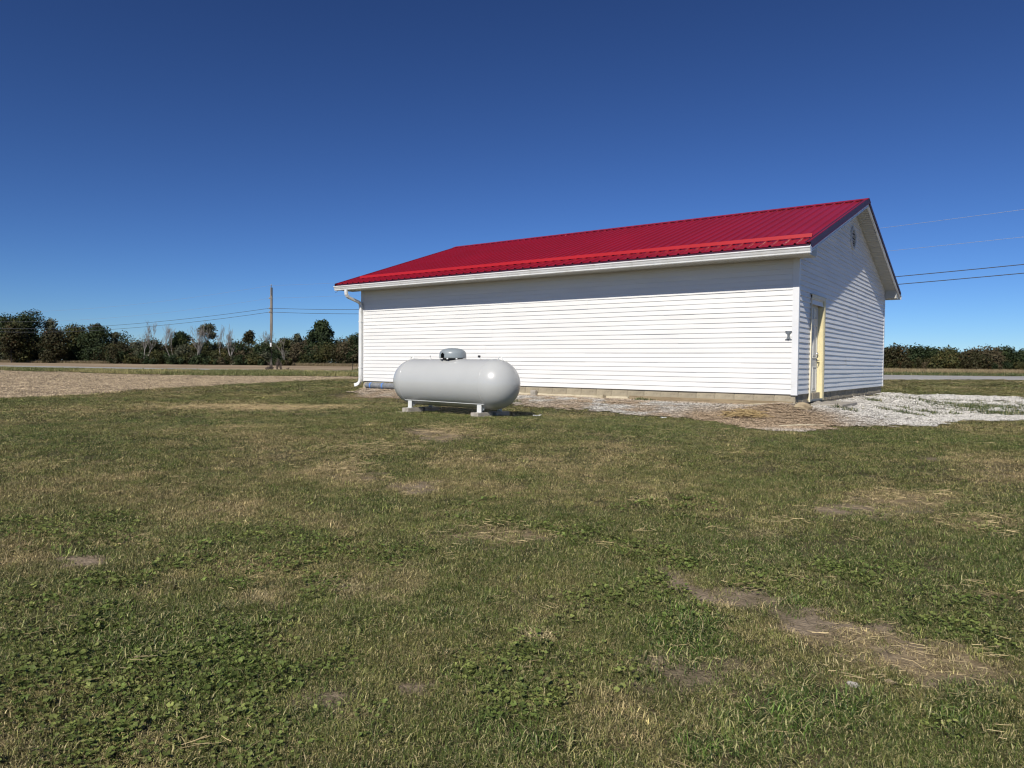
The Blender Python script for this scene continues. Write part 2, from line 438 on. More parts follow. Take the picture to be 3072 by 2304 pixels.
STRAW = [(-13.92,9.34,1.12,1.20,-1.15,.77,1),(-12.55,10.61,.34,.38,-.61,.52,.6),(-6.65,6.16,.39,.36,-.40,.37,.45),(-5.93,5.11,.26,.23,-.32,.28,.5),(-7.06,8.06,.41,.37,-.57,.65,.5),
 (-.95,7.13,.41,.26,-.06,.44,.5),(-.30,6.47,.31,.19,-.02,.34,.7),(-2.79,4.24,.23,.17,-.06,.08,.6),(-3.17,3.99,.32,.25,-.16,.19,.45),(-1.65,5.58,.21,.15,-.06,.19,.25),
 (-.69,3.71,.19,.13,-.02,.12,.5),(-.33,3.58,.30,.21,-.02,.22,.5),(-.20,4.82,.17,.11,-.01,.12,.4),(-2.22,2.95,.08,.06,-.05,.07,.3),(-.69,3.18,.23,.16,-.02,.09,.5),(-14.60,13.03,.92,.21,-.32,.28,.8)]
IVY = [(-2.82,1.36,.55,.45,-.58,.28,1),(-3.95,1.50,.20,.18,-.32,.12,.7),(-4.18,1.89,.12,.11,-.22,.10,.8),(-2.87,1.83,.29,.23,-.21,.13,.6),(-1.73,2.53,.22,.17,-.11,.15,.8),
 (-1.66,2.16,.06,.05,-.08,.10,.9),(-1.52,2.33,.06,.05,-.06,.09,.9),(-1.75,3.74,.18,.13,-.12,.25,.7),(-1.49,3.39,.18,.13,-.13,.28,.6),(-1.26,4.03,.18,.13,-.05,.16,.7),
 (-.40,4.01,.21,.15,-.03,.27,1),(-.17,3.98,.16,.11,-.01,.26,.9),(-.34,4.37,.25,.17,-.02,.26,.7),(-1.34,2.71,.08,.06,-.03,.07,.8),(-3.23,2.57,.10,.08,-.15,.12,.7),
 (-2.20,1.40,.18,.14,-.09,.06,.7),(-.76,4.71,.32,.22,-.07,.39,.4),(-.18,3.07,.09,.06,-.01,.11,.6),(-4.09,2.27,.13,.12,-.17,.09,.5),(-2.63,4.52,.12,.09,-.07,.11,.7),(-5.57,2.34,.33,.32,-.56,.24,.5)]
COARSE = [(-1.34,3.29,.14,.11,-.14,.34,1),(-.73,2.85,.23,.16,-.05,.21,.9),(-.88,2.43,.19,.14,-.04,.12,.8),(-1.39,2.05,.12,.09,-.05,.07,.7),(-3.33,1.77,.31,.26,-.22,.12,.5),
 (-1.02,3.95,.10,.07,-.03,.10,.9),(-.19,3.29,.21,.14,-.02,.24,.5),(-2.40,2.70,.08,.06,-.06,.06,.5),(-1.60,2.08,.15,.11,-.06,.07,.5)]
PALE = [(-3.13,2.72,.24,.19,-.17,.14,1),(-3.36,2.26,.15,.12,-.10,.07,1),(-3.58,2.72,.40,.34,-.30,.23,.6),(-3.85,1.90,.07,.07,-.12,.06,.8),(-2.97,3.07,.12,.10,-.16,.17,.7),
 (-1.60,5.27,.16,.11,-.05,.16,.9),(-1.10,4.63,.20,.14,-.05,.20,.6),(-1.89,2.82,.08,.06,-.04,.06,1),(-2.02,1.81,.07,.05,-.04,.04,.9),(-.70,3.25,.07,.05,-.01,.05,.9),
 (-.99,3.07,.07,.05,-.02,.06,.8),(-5.37,3.23,.08,.07,-.10,.06,.7),(-1.56,1.94,.06,.04,-.02,.02,.8),(-4.35,8.69,.71,.55,-.45,.89,.35),(-6.13,4.66,.49,.47,-.60,.45,.3),
 (-5.76,3.35,.50,.48,-.69,.40,.3),(-.31,9.58,.45,.28,-.04,1.07,.4),(-4.75,1.75,.22,.21,-.26,.10,.6),(-2.79,2.03,.08,.07,-.12,.09,.7)]
DEEP = [(-5.49,2.41,.43,.42,-.65,.29,.6),(-4.65,9.85,.79,.63,-.49,1.03,.5),(-2.36,11.10,1.16,.90,-.25,1.18,.6),(-.54,11.06,.69,.48,-.09,1.70,.5),(-11.05,5.86,1.06,1.08,-1.48,.78,.4),
 (-3.37,5.43,.60,.45,-.42,.67,.35),(-1.06,5.07,.72,.48,-.13,.62,.5),(-.34,5.55,.44,.29,-.06,.85,.5),(-4.53,4.31,.26,.22,-.36,.34,.4),(-10.70,4.07,.50,.54,-1.30,.50,.5)]
def mask(L, x, y, seed, wob=.55, soft=(1.25, .55)):
    out = np.zeros_like(x)
    wx = (fbm(x * 3.1, y * 3.1, seed) - .5) * wob; wy = (fbm(x * 3.1 + 50, y * 3.1, seed + 3) - .5) * wob
    jit = fbm(x * 13, y * 13, seed + 7, 3); jit2 = fbm(x * 13 + 31, y * 13, seed + 9, 3)
    for (cx, cy, ax, ay, bx, by, s) in L:
        det = ax * by - ay * bx
        sz = max(math.hypot(ax, ay), math.hypot(bx, by))
        dx = x - cx + wx * min(1, sz * 1.5); dy = y - cy + wy * min(1, sz * 1.5)
        u = (dx * by - dy * bx) / det; v = (-dx * ay + dy * ax) / det; u = u + (jit - .5) * 1.9; v = v + (jit2 - .5) * 1.9
        out = np.maximum(out, s * (1 - ss(soft[1], soft[0], np.hypot(u, v))))
    return out
def inpoly(P, x, y):
    P = np.asarray(P); c = np.zeros(np.shape(x), bool); j = len(P) - 1
    for i in range(len(P)):
        xi, yi = P[i]; xj, yj = P[j]
        c ^= ((yi > y) != (yj > y)) & (x < (xj - xi) * (y - yi) / (yj - yi + 1e-12) + xi)
        j = i
    return c
GRAVEL = [(-15.3, 13.5), (-14.3, 12.95), (-12.4, 13.2), (-10.2, 13.02), (-9.5, 13.02), (-8.7, 12.86), (-7.5, 12.9), (-6.3, 12.58), (-5.2, 12.6), (-4.5, 12.3), (-3.8, 11.9), (-3.3, 11.6), (-2.8, 11.83),
          (-2.75, 12.76), (-2.15, 13.67), (-1.55, 14.5), (-1.2, 16.3), (-.76, 16.2), (-.2, 16.1), (.5, 16.7), (6, 19), (14, 22), (14, 33), (5, 31), (.9, 31), (-1.1, 31.5), (-3, 31), (-4.2, 27), (-4.4, 24.2), (-3.6, 23.6), (-3.6, 14.5), (-16.0, 14.5)]
def gravel_mask(x, y):
    wx = (fbm(x * 1.3, y * 1.3, 71) - .5) * 1.1; wy = (fbm(x * 1.3, y * 1.3, 75) - .5) * .9
    far = ss(14, 18, y)
    wx = wx + (fbm(x * 6, y * 6, 171) - .5) * 1.3; wy = wy + (fbm(x * 6, y * 6, 175) - .5) * 1.3
    m = inpoly(GRAVEL, x + wx * (.35 + far * .8), y + wy * (.35 + far * .8)).astype(float)
    holes = ss(.54, .62, fbm(x * .55, y * .22, 33)) * ss(-3.2, -1.5, x) * ss(14.5, 17, y)
    return m * (1 - holes)
def brown_mask(x, y):
    a = np.exp(-(((x + 4.0) / 1.45) ** 2 + ((y - 12.75) / 1.15) ** 2)) * 1.9
    b = (1 - ss(.25, .75, 14.42 - y + fbm(x * 2, y * 2, 8) * .4)) * (x < -3.7) * (y < 14.6)
    c = (1 - ss(-13.2, -11.6, x)) * .8
    d = ss(.42, .62, fbm(x * 1.1, y * 1.8, 95)) * (1 - ss(-4.2, -3.2, x)) * .75
    return np.clip(np.maximum(np.maximum(np.maximum(a, b), c), d) * (.55 + fbm(x * 3, y * 3, 91)), 0, 1)
LAWN_LEFT = [(-12.0, -8), (-17, .5), (-21, 6.9), (-24.2, 11.7), (-29.4, 19.6), (-36, 32), (-52, 62)]
def left_edge(y):
    P = np.array(LAWN_LEFT); return np.interp(y, P[:, 1], P[:, 0])
ROAD = [(-420, -60), (-260, 10), (-160, 34), (-106, 44), (-85, 48), (-52, 60), (-30, 70), (-13, 79.5), (-1, 90), (22, 108), (120, 180)]
def road_dist(x, y):
    d = np.full(np.shape(x), 1e9)
    for (a, b) in zip(ROAD[:-1], ROAD[1:]):
        ax, ay = a; bx, by = b; t = np.clip(((x - ax) * (bx - ax) + (y - ay) * (by - ay)) / ((bx - ax) ** 2 + (by - ay) ** 2), 0, 1)
        d = np.minimum(d, np.hypot(x - ax - t * (bx - ax), y - ay - t * (by - ay)))
    return d

def axis(lo, hi, flo, fhi, fine, grow):
    a = list(np.arange(flo, fhi + 1e-6, fine)); st = fine
    while a[-1] < hi: st *= grow; a.append(a[-1] + min(st, 1.2))
    st = fine
    while a[0] > lo: st *= grow; a.insert(0, a[0] - min(st, 1.2))
    return np.array(a)
def grid_sheet(name, xs, ys, mat, keep, dz, attrs=(), sm=True):
    X, Y = np.meshgrid(xs, ys, indexing='ij'); Z = ground_z(X, Y) + dz
    nx, ny = X.shape
    I = np.arange(nx * ny).reshape(nx, ny)
    F = np.stack([I[:-1, :-1], I[1:, :-1], I[1:, 1:], I[:-1, 1:]], -1).reshape(-1, 4)
    cx = ((X[:-1, :-1] + X[1:, 1:]) / 2).ravel(); cy = ((Y[:-1, :-1] + Y[1:, 1:]) / 2).ravel()
    k = keep(cx, cy); F = F[k]
    used = np.unique(F); remap = -np.ones(nx * ny, int); remap[used] = np.arange(len(used)); F = remap[F]
    co = np.stack([X.ravel()[used], Y.ravel()[used], Z.ravel()[used]], 1)
    me = bpy.data.meshes.new(name); me.from_pydata(co.tolist(), [], F.tolist()); me.materials.append(mat)
    for an, fn in attrs:
        me.attributes.new(an, 'FLOAT', 'POINT').data.foreach_set('value', np.asarray(fn(co[:, 0], co[:, 1]), np.float32))
    me.polygons.foreach_set('use_smooth', [sm] * len(F)); me.update()
    return tag(link(name, me), kind='structure')

TRACK = [(-1.75, 4.05, .16, .11, -.03, .08, .6), (-1.5, 3.92, .20, .14, -.04, .09, .7), (-1.24, 3.90, .20, .13, -.04, .10, .7), (-1.02, 3.86, .20, .13, -.04, .12, .7), (-.78, 3.76, .22, .15, -.04, .15, .7), (-.55, 3.70, .24, .16, -.03, .17, .7), (-.28, 3.57, .24, .16, -.03, .16, .7)]
def bare_m(x, y):
    m = np.maximum(mask(BARE, x, y, 11), mask(TRACK, x, y, 14))
    return np.clip(m * (.45 + 1.1 * fbm(x * 9, y * 9, 19, 3)), 0, 1)
def straw_m(x, y): return mask(STRAW, x, y, 21)
lx = axis(-60, 40, -6.2, 1.2, .07, 1.09); ly = axis(-6, 72, .4, 8.5, .07, 1.09)
lawn = grid_sheet('lawn', lx, ly, M['lawn'], lambda x, y: (x > left_edge(y) + (fbm(x * .4, y * .4, 3) - .5) * 1.5) & (road_dist(x, y) > 5), 0.0,
                  [('bare', bare_m), ('strawm', straw_m)])
tag(lawn, 'patchy mown lawn of green and dry grass')
gvl = grid_sheet('gravel_bed', np.arange(-16.5, 14.2, .12), np.arange(11.2, 33.5, .12), M['gravelbed'], lambda x, y: gravel_mask(x, y) > .4, .012, [('brown', brown_mask)])
tag(gvl, 'pale limestone gravel bed and driveway by the barn')
# road ribbon
def road_ribbon():
    P = np.array(ROAD, float); pts = []
    for a, b in zip(P[:-1], P[1:]):
        n = max(2, int(np.hypot(*(b - a)) / 3)); pts += [a + (b - a) * t / n for t in range(n)]
    pts.append(P[-1]); pts = np.array(pts)
    for _ in range(30): pts[1:-1] = (pts[:-2] + pts[2:]) / 2 * .5 + pts[1:-1] * .5
    tg = np.gradient(pts, axis=0); tg /= np.hypot(tg[:, 0], tg[:, 1])[:, None]; nn = np.stack([-tg[:, 1], tg[:, 0]], 1)
    hw = 2.9 + 2.6 * ss(-45, -15, pts[:, 0])
    vs = []; fs = []; K = [-1.25, -1, -.5, 0, .5, 1, 1.25]; H = [-.02, .10, .15, .17, .15, .10, -.02]
    for p, n, w in zip(pts, nn, hw):
        for k, h in zip(K, H):
            q = p + n * w * k; vs.append((q[0], q[1], gz(q[0], q[1]) + h))
    m = len(K)
    for i in range(len(pts) - 1):
        for j in range(m - 1): fs.append((i * m + j, (i + 1) * m + j, (i + 1) * m + j + 1, i * m + j + 1))
    me = bpy.data.meshes.new('road'); me.from_pydata(vs, [], fs); me.materials.append(M['road']); me.update()
    return tag(link('road', me), 'pale country road running behind the barn', kind='structure')
road_ribbon()
VERGE_L = [(-170, 22), (-85, 27.8), (-50, 29.3), (-42.7, 38), (-30, 52), (-12, 66), (10, 80)]
def verge_keep(x, y):
    P = np.array(VERGE_L); ylo = np.interp(x, P[:, 0], P[:, 1]); d = road_dist(x, y)
    wob = (fbm(x * .12, y * .12, 44) - .5) * 5
    yr = np.interp(x, [p[0] for p in ROAD], [p[1] for p in ROAD])
    return (y > ylo + wob) & (x < -12) & (y < 84) & ((d < 4.5 + .3 * wob) | (y < yr))
vg = grid_sheet('verge', np.arange(-170, -10, 1.0), np.arange(16, 86, 1.0), M['verge'], lambda x, y: verge_keep(x, y) & (x > -168), .03)
tag(vg, 'rough green verge along the road')

# ================================================================== BARN
ZS, ZW = .875, 3.505           # siding bottom, soffit level
RZ = 5.49                      # ridge
EY, EZ = 13.80, 3.676          # roof edge (front)
SL = (RZ - EZ) / (YM - EY)
XA, XB = -16.55, -3.40         # roof ends
barn = empty('barn', ((XL + XR) / 2, (YF + YB) / 2, .55))
tag(barn, 'long white clapboard barn with red metal roof and block foundation', 'barn')
BINV = barn.location.copy()
def part(name, mb, mat, parent=None, **k):
    """a part of the barn, built in world coordinates"""
    off = BINV
    mb.v = [(v[0] - off.x, v[1] - off.y, v[2] - off.z) for v in mb.v]
    return mb.build(name, mat, parent or barn, **k)
rng = random.Random(4)
DY0, DY1, DZ0, DZ1 = 15.30, 16.50, .70, 2.875          # door casing outer rectangle
# walls (sheathing behind the siding)
front_wall = part('front_wall', MB().box(XL + .02, XR - .02, YF + .004, YF + .12, ZS - .01, ZW + .12), M['soffit'])
gw = MB()
def gable_top(y): return RZ - SL * abs(y - YM) - .10
gw.prism([(YF + .02, ZS - .01), (DY0 + .03, ZS - .01), (DY0 + .03, gable_top(DY0)), (YF + .02, gable_top(YF))], 'x', XR - .10, XR - .004)
gw.prism([(DY0 + .03, DZ1 - .04), (DY1 - .03, DZ1 - .04), (DY1 - .03, gable_top(DY1)), (DY0 + .03, gable_top(DY0))], 'x', XR - .10, XR - .004)
gw.prism([(DY1 - .03, ZS - .01), (YB - .02, ZS - .01), (YB - .02, gable_top(YB)), (YM, gable_top(YM)), (DY1 - .03, gable_top(DY1))], 'x', XR - .10, XR - .004)
gable_wall = part('gable_wall', gw, M['soffit'])
back = MB().box(XL + .02, XR - .02, YB - .12, YB - .004, ZS - .01, ZW + .12)
back_wall = part('back_wall', back, M['siding'])
lw = MB().prism([(YF + .02, ZS - .01), (YB - .02, ZS - .01), (YB - .02, gable_top(YB)), (YM, gable_top(YM)), (YF + .02, gable_top(YF))], 'x', XL + .004, XL + .10)
left_wall = part('left_gable_wall', lw, M['siding'])

# siding: double four inch panels, 12.5 ft long, lapped at staggered joints
C = .1016
def lap_prof(z0, ztop, bulge=0.0):
    """(out, z) of a panel of two laps starting at z0"""
    P = [(.002, z0 + .001), (.017, z0), (.0165, z0 + .010), (.005, z0 + C - .002), (.003, z0 + C), (.0165, z0 + C + .0005), (.016, z0 + C + .010), (.004, z0 + 2 * C)]
    if ztop < z0 + 2 * C:
        Q = []
        for a, b in zip(P[:-1], P[1:]):
            Q.append(a)
            if b[1] > ztop:
                t = (ztop - a[1]) / max(1e-6, b[1] - a[1]); Q.append((a[0] + (b[0] - a[0]) * t, ztop)); return Q
        return Q + [P[-1]]
    return P
def siding_front():
    r = random.Random(12); row = 0; z = ZS
    while z < ZW - .01:
        cuts = [XL + .05]; off = [0.9, 2.6, 1.7, 3.4, .5, 2.2][row % 6] + r.uniform(-.2, .2)
        x = XL + off + .4
        while x < XR - .5: cuts.append(x); x += 3.66
        cuts.append(XR - .05)
        for i, (a, b) in enumerate(zip(cuts[:-1], cuts[1:])):
            pr = lap_prof(z, ZW + .004); lift = .0036 * (i % 2); m = MB(); n = max(2, int((b - a) / .45)); rows = []
            ph = r.uniform(0, 6.28); amp = r.uniform(.0004, .0016); sag = r.uniform(-.0012, .0012)
            for k in range(n + 1):
                x = a + (b + .02 * (i < len(cuts) - 2) - a) * k / n
                w = amp * math.sin(x * 2.3 + ph) + amp * .6 * math.sin(x * 5.1 + ph * 2)
                rows.append([(x, YF - o - lift - w * (o > .004), zz + sag * math.sin(3.14 * k / n) + .0006 * math.sin(x * 1.7 + ph)) for o, zz in pr])
            for k in range(n): m.strip(rows[k], rows[k + 1])
            part('siding_panel', m, M['siding'], front_wall)
        z += 2 * C; row += 1
siding_front()
def siding_gable():
    r = random.Random(5); row = 0; z = ZS; top = gable_top(YM) - .02
    while z < top - .03:
        pr = lap_prof(z, top)
        def lim(zz):
            h = (RZ - .105 - zz) / SL
            return max(YF + .03, YM - h), min(YB - .03, YM + h)
        spans = [(YF, YB)]
        if z + .02 < DZ1: spans = [(YF, DY0 + .012), (DY1 - .012, YB)] if z + 2 * C < DZ1 + .03 else [(YF, YB)]
        for (s0, s1) in spans:
            lo, hi = lim(z)
            cuts = [max(s0, lo)]; x = YF + [3.5, 4.9, 2.9, 4.2, 5.6][row % 5] + r.uniform(-.15, .15)
            while x < s1 - .4:
                if x > cuts[0] + .4 and x < hi - .3: cuts.append(x)
                x += 3.66
            cuts.append(min(s1, hi))
            if cuts[-1] - cuts[0] < .05: continue
            for i, (a, b) in enumerate(zip(cuts[:-1], cuts[1:])):
                m = MB(); n = max(2, int((b - a) / .22)); rows = []; lift = .0026 * (i % 2)
                ph = r.uniform(0, 6.28); amp = r.uniform(.0008, .0022)
                if s1 - s0 < 2: amp = .0026
                for k in range(n + 1):
                    t = k / n; rw = []
                    for o, zz in pr:
                        l, h = lim(zz)
                        y0 = max(a, l) if i == 0 else a; y1 = min(b, h) if i == len(cuts) - 2 else b + .02
                        y1 = max(y1, y0 + .001); y = y0 + (y1 - y0) * t
                        w = amp * math.sin(y * 3.1 + ph) + amp * .7 * math.sin(y * 7.3 + ph * 1.7)
                        if s1 - s0 < 2: w = -.004 * (2 * t - 1) ** 2 + .001
                        rw.append((XR + o * 1.3 + lift + w * (o > .004), y, zz + .0012 * math.sin(y * 1.9 + ph)))
                    rows.append(rw)
                for k in range(n): m.strip(rows[k], rows[k + 1])
                part('siding_panel', m, M['siding'], gable_wall)
        z += 2 * C; row += 1
siding_gable()
def siding_plain(parent, face):
    m = MB(); z = ZS
    while z < ZW:
        for k in (0, 1):
            z0 = z + k * C
            if z0 + C > ZW: break
            if face == 'back':
                m.add([(XL, YB + .016, z0), (XR, YB + .016, z0), (XR, YB + .004, z0 + C), (XL, YB + .004, z0 + C)], [(0, 1, 2, 3)])
                m.add([(XL, YB + .002, z0), (XR, YB + .002, z0), (XR, YB + .016, z0), (XL, YB + .016, z0)], [(0, 1, 2, 3)])
            else:
                m.add([(XL - .016, YF, z0), (XL - .016, YB, z0), (XL - .004, YB, z0 + C), (XL - .004, YF, z0 + C)], [(0, 1, 2, 3)])
                m.add([(XL - .002, YF, z0), (XL - .002, YB, z0), (XL - .016, YB, z0), (XL - .016, YF, z0)], [(0, 1, 2, 3)])
        z += 2 * C
    o = part('siding', m, M['siding'], parent); o['kind'] = 'stuff'
siding_plain(back_wall, 'back'); siding_plain(left_wall, 'left')
# corner posts (L sections)
def post(x, y, sx, sy, wx=.092, wy=.092, ztop=ZW + .002):
    t = .026; z0 = ZS - .015
    m = MB().prism([(x + sx * t, y + sy * t), (x - sx * wx, y + sy * t), (x - sx * wx, y + sy * .001), (x, y), (x + sx * .001, y - sy * wy), (x + sx * t, y - sy * wy)], 'z', z0, ztop)
    return part('corner_post', m, M['trim'])
post(XR, YF, 1, -1, .095, .05); post(XL, YF, -1, -1); post(XR, YB, 1, 1); post(XL, YB, -1, 1)

# foundation
fnd = part('foundation', MB().box(XL + .03, XR - .022, YF + .022, YF + .2, .2, ZS).box(XR - .2, XR - .022, YF + .2, YB - .03, .2, ZS).box(XL + .03, XL + .2, YF + .2, YB - .03, .2, ZS).box(XL + .2, XR - .2, YB - .2, YB - .03, .2, ZS), M['mortar'])
bl_me = {}
def block_mesh(L, key):
    if key not in bl_me: bl_me[key] = MB().bevbox(-L / 2, L / 2, -.05, .05, -.0945, .0945, .005).mesh('block', M['block'])
    return bl_me[key]
rb = random.Random(3)
for row, zc in enumerate((.778, .578, .378)):
    x = XR - .012 - (.20 if row % 2 else 0)
    if row % 2: link('block', block_mesh(.18, 's'), fnd, (XR - .012 - .095 - BINV.x, YF + .06 - BINV.y, zc - BINV.z))
    while x - .4 > XL:
        link('block', block_mesh(.39, 'l'), fnd, (x - .2 - BINV.x, YF + .06 + rb.uniform(-.003, .003) - BINV.y, zc + rb.uniform(-.002, .002) - BINV.z)); x -= .4
    y = YF + .02 + .1 + (.2 if row % 2 else 0)
    while y + .4 < YB:
        if not (zc > .6 and DY0 - .1 < y + .2 < DY1 + .1 and False):
            link('block', block_mesh(.39, 'l'), fnd, (XR - .06 + rb.uniform(-.003, .003) - BINV.x, y + .2 - BINV.y, zc + rb.uniform(-.002, .002) - BINV.z), (0, 0, math.pi / 2))
        y += .4
# cream mortar smear on the footing, left of the plank
m = MB(); rr = random.Random(8); xs = np.linspace(-14.4, -7.35, 90)
pa = []
for x in xs:
    h = .70 + .025 * (fbm(np.array([x * 2.0]), np.array([0.]), 9)[0] - .5) + .012 * rr.random()
    pa.append((x, h))
for (x0, h0), (x1, h1) in zip(pa[:-1], pa[1:]):
    m.add([(x0, YF - .035, .5), (x1, YF - .035, .5), (x1, YF - .022, h1), (x0, YF - .022, h0), (x0, YF + .01, h0 + .004), (x1, YF + .01, h1 + .004)], [(0, 1, 2, 3), (3, 2, 5, 4)], True)
part('mortar_smear', m, M['parge'], fnd)
part('skirt_board', MB().bevbox(-7.3, -3.80, YF - .045, YF - .005, .655, .735, .004), M['plank'], fnd)
part('skirt_board', MB().bevbox(XR + .0, XR + .04, YF + .03, 15.22, .63, .71, .004), M['greywood'], fnd)
part('skirt_board', MB().bevbox(XR + .0, XR + .04, 16.62, 22.3, .60, .675, .004), M['greywood'], fnd)

# door
door_frame = MB()
door_frame.prism([(XR - .10, 15.345), (XR + .012, 15.345), (XR + .012, 15.37), (XR - .10, 15.37)], 'z', DZ0 + .03, DZ1 - .03)
door_frame.prism([(XR - .10, 16.345), (XR + .012, 16.345), (XR + .012, 16.375), (XR - .10, 16.375)], 'z', DZ0 + .03, DZ1 - .03)
door_frame.box(XR - .10, XR + .012, 15.37, 16.345, DZ1 - .075, DZ1 - .045)
door_frame.prism([(XR - .075, 16.33), (XR - .03, 16.33), (XR - .03, 16.3449), (XR - .075, 16.3449)], 'z', DZ0 + .06, DZ1 - .08)
jamb = part('door_jamb', door_frame, M['jamb'])
part('door_casing', MB().prism([(XR + .013, 15.31), (XR + .040, 15.31), (XR + .044, 15.325), (XR + .034, 15.348), (XR + .030, 15.366), (XR + .013, 15.366)], 'z', DZ0, DZ1), M['casing'])
part('door_casing', MB().prism([(XR + .013, 16.35), (XR + .030, 16.35), (XR + .036, 16.376), (XR + .044, 16.40), (XR + .040, 16.485), (XR + .013, 16.485)], 'z', DZ0, DZ1), M['jamb'])
part('door_casing', MB().prism([(XR + .013, DZ1 - .052), (XR + .030, DZ1 - .052), (XR + .042, DZ1 - .02), (XR + .042, DZ1 + .012), (XR + .013, DZ1 + .012)][::-1] and [(15.31, DZ1 - .052), (16.485, DZ1 - .052), (16.485, DZ1 + .012), (15.31, DZ1 + .012)], 'x', XR + .014, XR + .042), M['casing'])
part('drip_cap', MB().bevbox(XR + .004, XR + .056, 15.28, 16.515, DZ1 + .013, DZ1 + .026, .003), M['soffit'])
dx = XR - .075
door = part('door', MB().bevbox(dx - .044, dx, 15.372, 16.329, DZ0 + .055, DZ1 - .078, .003), M['door'])
for (ya, yb) in ((15.48, 15.80), (15.90, 16.22)):
    for (za, zb) in ((.90, 1.42), (1.60, 2.30), (2.42, 2.64)):
        pm = MB(); t = .012
        pm.bevbox(dx - .001, dx + t, ya, yb, za, za + .022, .004).bevbox(dx - .001, dx + t, ya, yb, zb - .022, zb, .004)
        pm.bevbox(dx - .001, dx + t, ya, ya + .022, za + .022, zb - .022, .004).bevbox(dx - .001, dx + t, yb - .022, yb, za + .022, zb - .022, .004)
        pm.bevbox(dx - .001, dx + t * .7, ya + .05, yb - .05, za + .05, zb - .05, .007)
        part('door_panel', pm, M['door'], door)
kx = Matrix.Translation((dx, 16.27, 1.70)) @ Matrix.Rotation(math.pi / 2, 4, 'Y')
part('deadbolt', MB().lathe([(.0, .03), (.022, .03), (.03, .022), (.033, 0)], 20, True, kx), M['nickel'], door)
kx = Matrix.Translation((dx, 16.27, 1.56)) @ Matrix.Rotation(math.pi / 2, 4, 'Y')
lv = MB().lathe([(.0, .055), (.012, .055), (.012, .014), (.03, .012), (.034, 0)], 20, True, kx)
lv.tube([(dx + .05, 16.275, 1.56), (dx + .056, 16.22, 1.562), (dx + .05, 16.16, 1.556)], [.011, .010, .008], 8)
part('door_lever', lv, M['nickel'], door)
part('threshold', MB().bevbox(XR - .11, XR + .05, 15.37, 16.345, DZ0 + .005, DZ0 + .045, .005), M['galv'])

# gable vent
vent = empty('gable_vent', (XR - BINV.x, YM + .03 - BINV.y, 4.595 - BINV.z)); vent.parent = barn
def octa(r, c=.41): return [(-r * c, -r), (r * c, -r), (r, -r * c), (r, r * c), (r * c, r), (-r * c, r), (-r, r * c), (-r, -r * c)]
a, b = octa(.275), octa(.205)
fm = MB()
for i in range(8):
    j = (i + 1) % 8
    fm.add([(.045, *b[i]), (.045, *b[j]), (.050, *[v * .93 for v in a[j]]), (.050, *[v * .93 for v in a[i]]), (.035, *a[j]), (.035, *a[i]), (.0, *a[j]), (.0, *a[i]), (.008, *b[i]), (.008, *b[j])],
           [(0, 1, 2, 3), (3, 2, 4, 5), (5, 4, 6, 7), (0, 8, 9, 1)])
fm.build('vent_frame', M['louver'], vent)
MB().prism(octa(.21), 'x', .018, .0195).build('vent_dark_sheet', M['void'], vent)  # black sheet over the siding, painting in the dark of the slots
for k in range(7):
    z = -.165 + k * .055; hw = min(.2, .2 + .085 - abs(z + .01)) if abs(z) > .085 else .2
    MB().add([(.024, -hw, z + .03), (.024, hw, z + .03), (.046, hw, z - .004), (.046, -hw, z - .004), (.043, hw, z - .008), (.043, -hw, z - .008), (.021, hw, z + .026), (.021, -hw, z + .026)],
             [(0, 1, 2, 3), (3, 2, 4, 5), (5, 4, 6, 7), (7, 6, 1, 0), (1, 6, 4, 2), (0, 3, 5, 7)]).build('louver', M['louver'], vent)

# bracket screwed beside the corner post
brk = empty('fence_bracket', (-3.905 - BINV.x, YF - .02 - BINV.y, 2.02 - BINV.z)); brk.parent = barn
MB().prism([(-.062, .087), (.062, .087), (.062, .07), (.026, .03), (.022, -.02), (.03, -.055), (.062, -.07), (.062, -.087), (-.062, -.087), (-.062, -.07), (-.03, -.055), (-.022, -.02), (-.026, .03), (-.062, .07)][::-1], 'y', -.012, 0).build('plate', M['galv'], brk)
MB().bevbox(-.016, .016, -.034, -.0125, -.075, .075, .003).build('stem', M['galv'], brk)
for (x, z) in ((-.045, .078), (.045, .078), (0, .078)):
    MB().lathe([(0, .006), (.005, .005), (.007, 0)], 8, True, Matrix.Translation((x, -.0125, z)) @ Matrix.Rotation(math.pi / 2, 4, 'X')).build('screw', M['black'], brk)

# ---- roof
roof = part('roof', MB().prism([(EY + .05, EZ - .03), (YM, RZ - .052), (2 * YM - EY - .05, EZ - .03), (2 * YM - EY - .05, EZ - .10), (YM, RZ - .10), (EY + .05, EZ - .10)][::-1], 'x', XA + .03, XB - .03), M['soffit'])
PITCH = .2286
def rib_prof(x0, x1):
    P = []; k0 = math.floor((x0 - XA) / PITCH) - 1; k1 = math.ceil((x1 - XA) / PITCH) + 1
    for k in range(k0, k1 + 1):
        c = XA + .08 + k * PITCH
        for dxx, h in ((-.030, 0), (-.014, .028), (.014, .028), (.030, 0), (.085, 0), (.092, .004), (.108, .004), (.115, 0)):
            if x0 - 1e-6 <= c + dxx <= x1 + 1e-6: P.append((c + dxx, h))
    if P[0][0] > x0 + .003: P.insert(0, (x0, 0))
    if P[-1][0] < x1 - .003: P.append((x1, 0))
    return P
nrm = Vector((0, -SL, 1)).normalized()
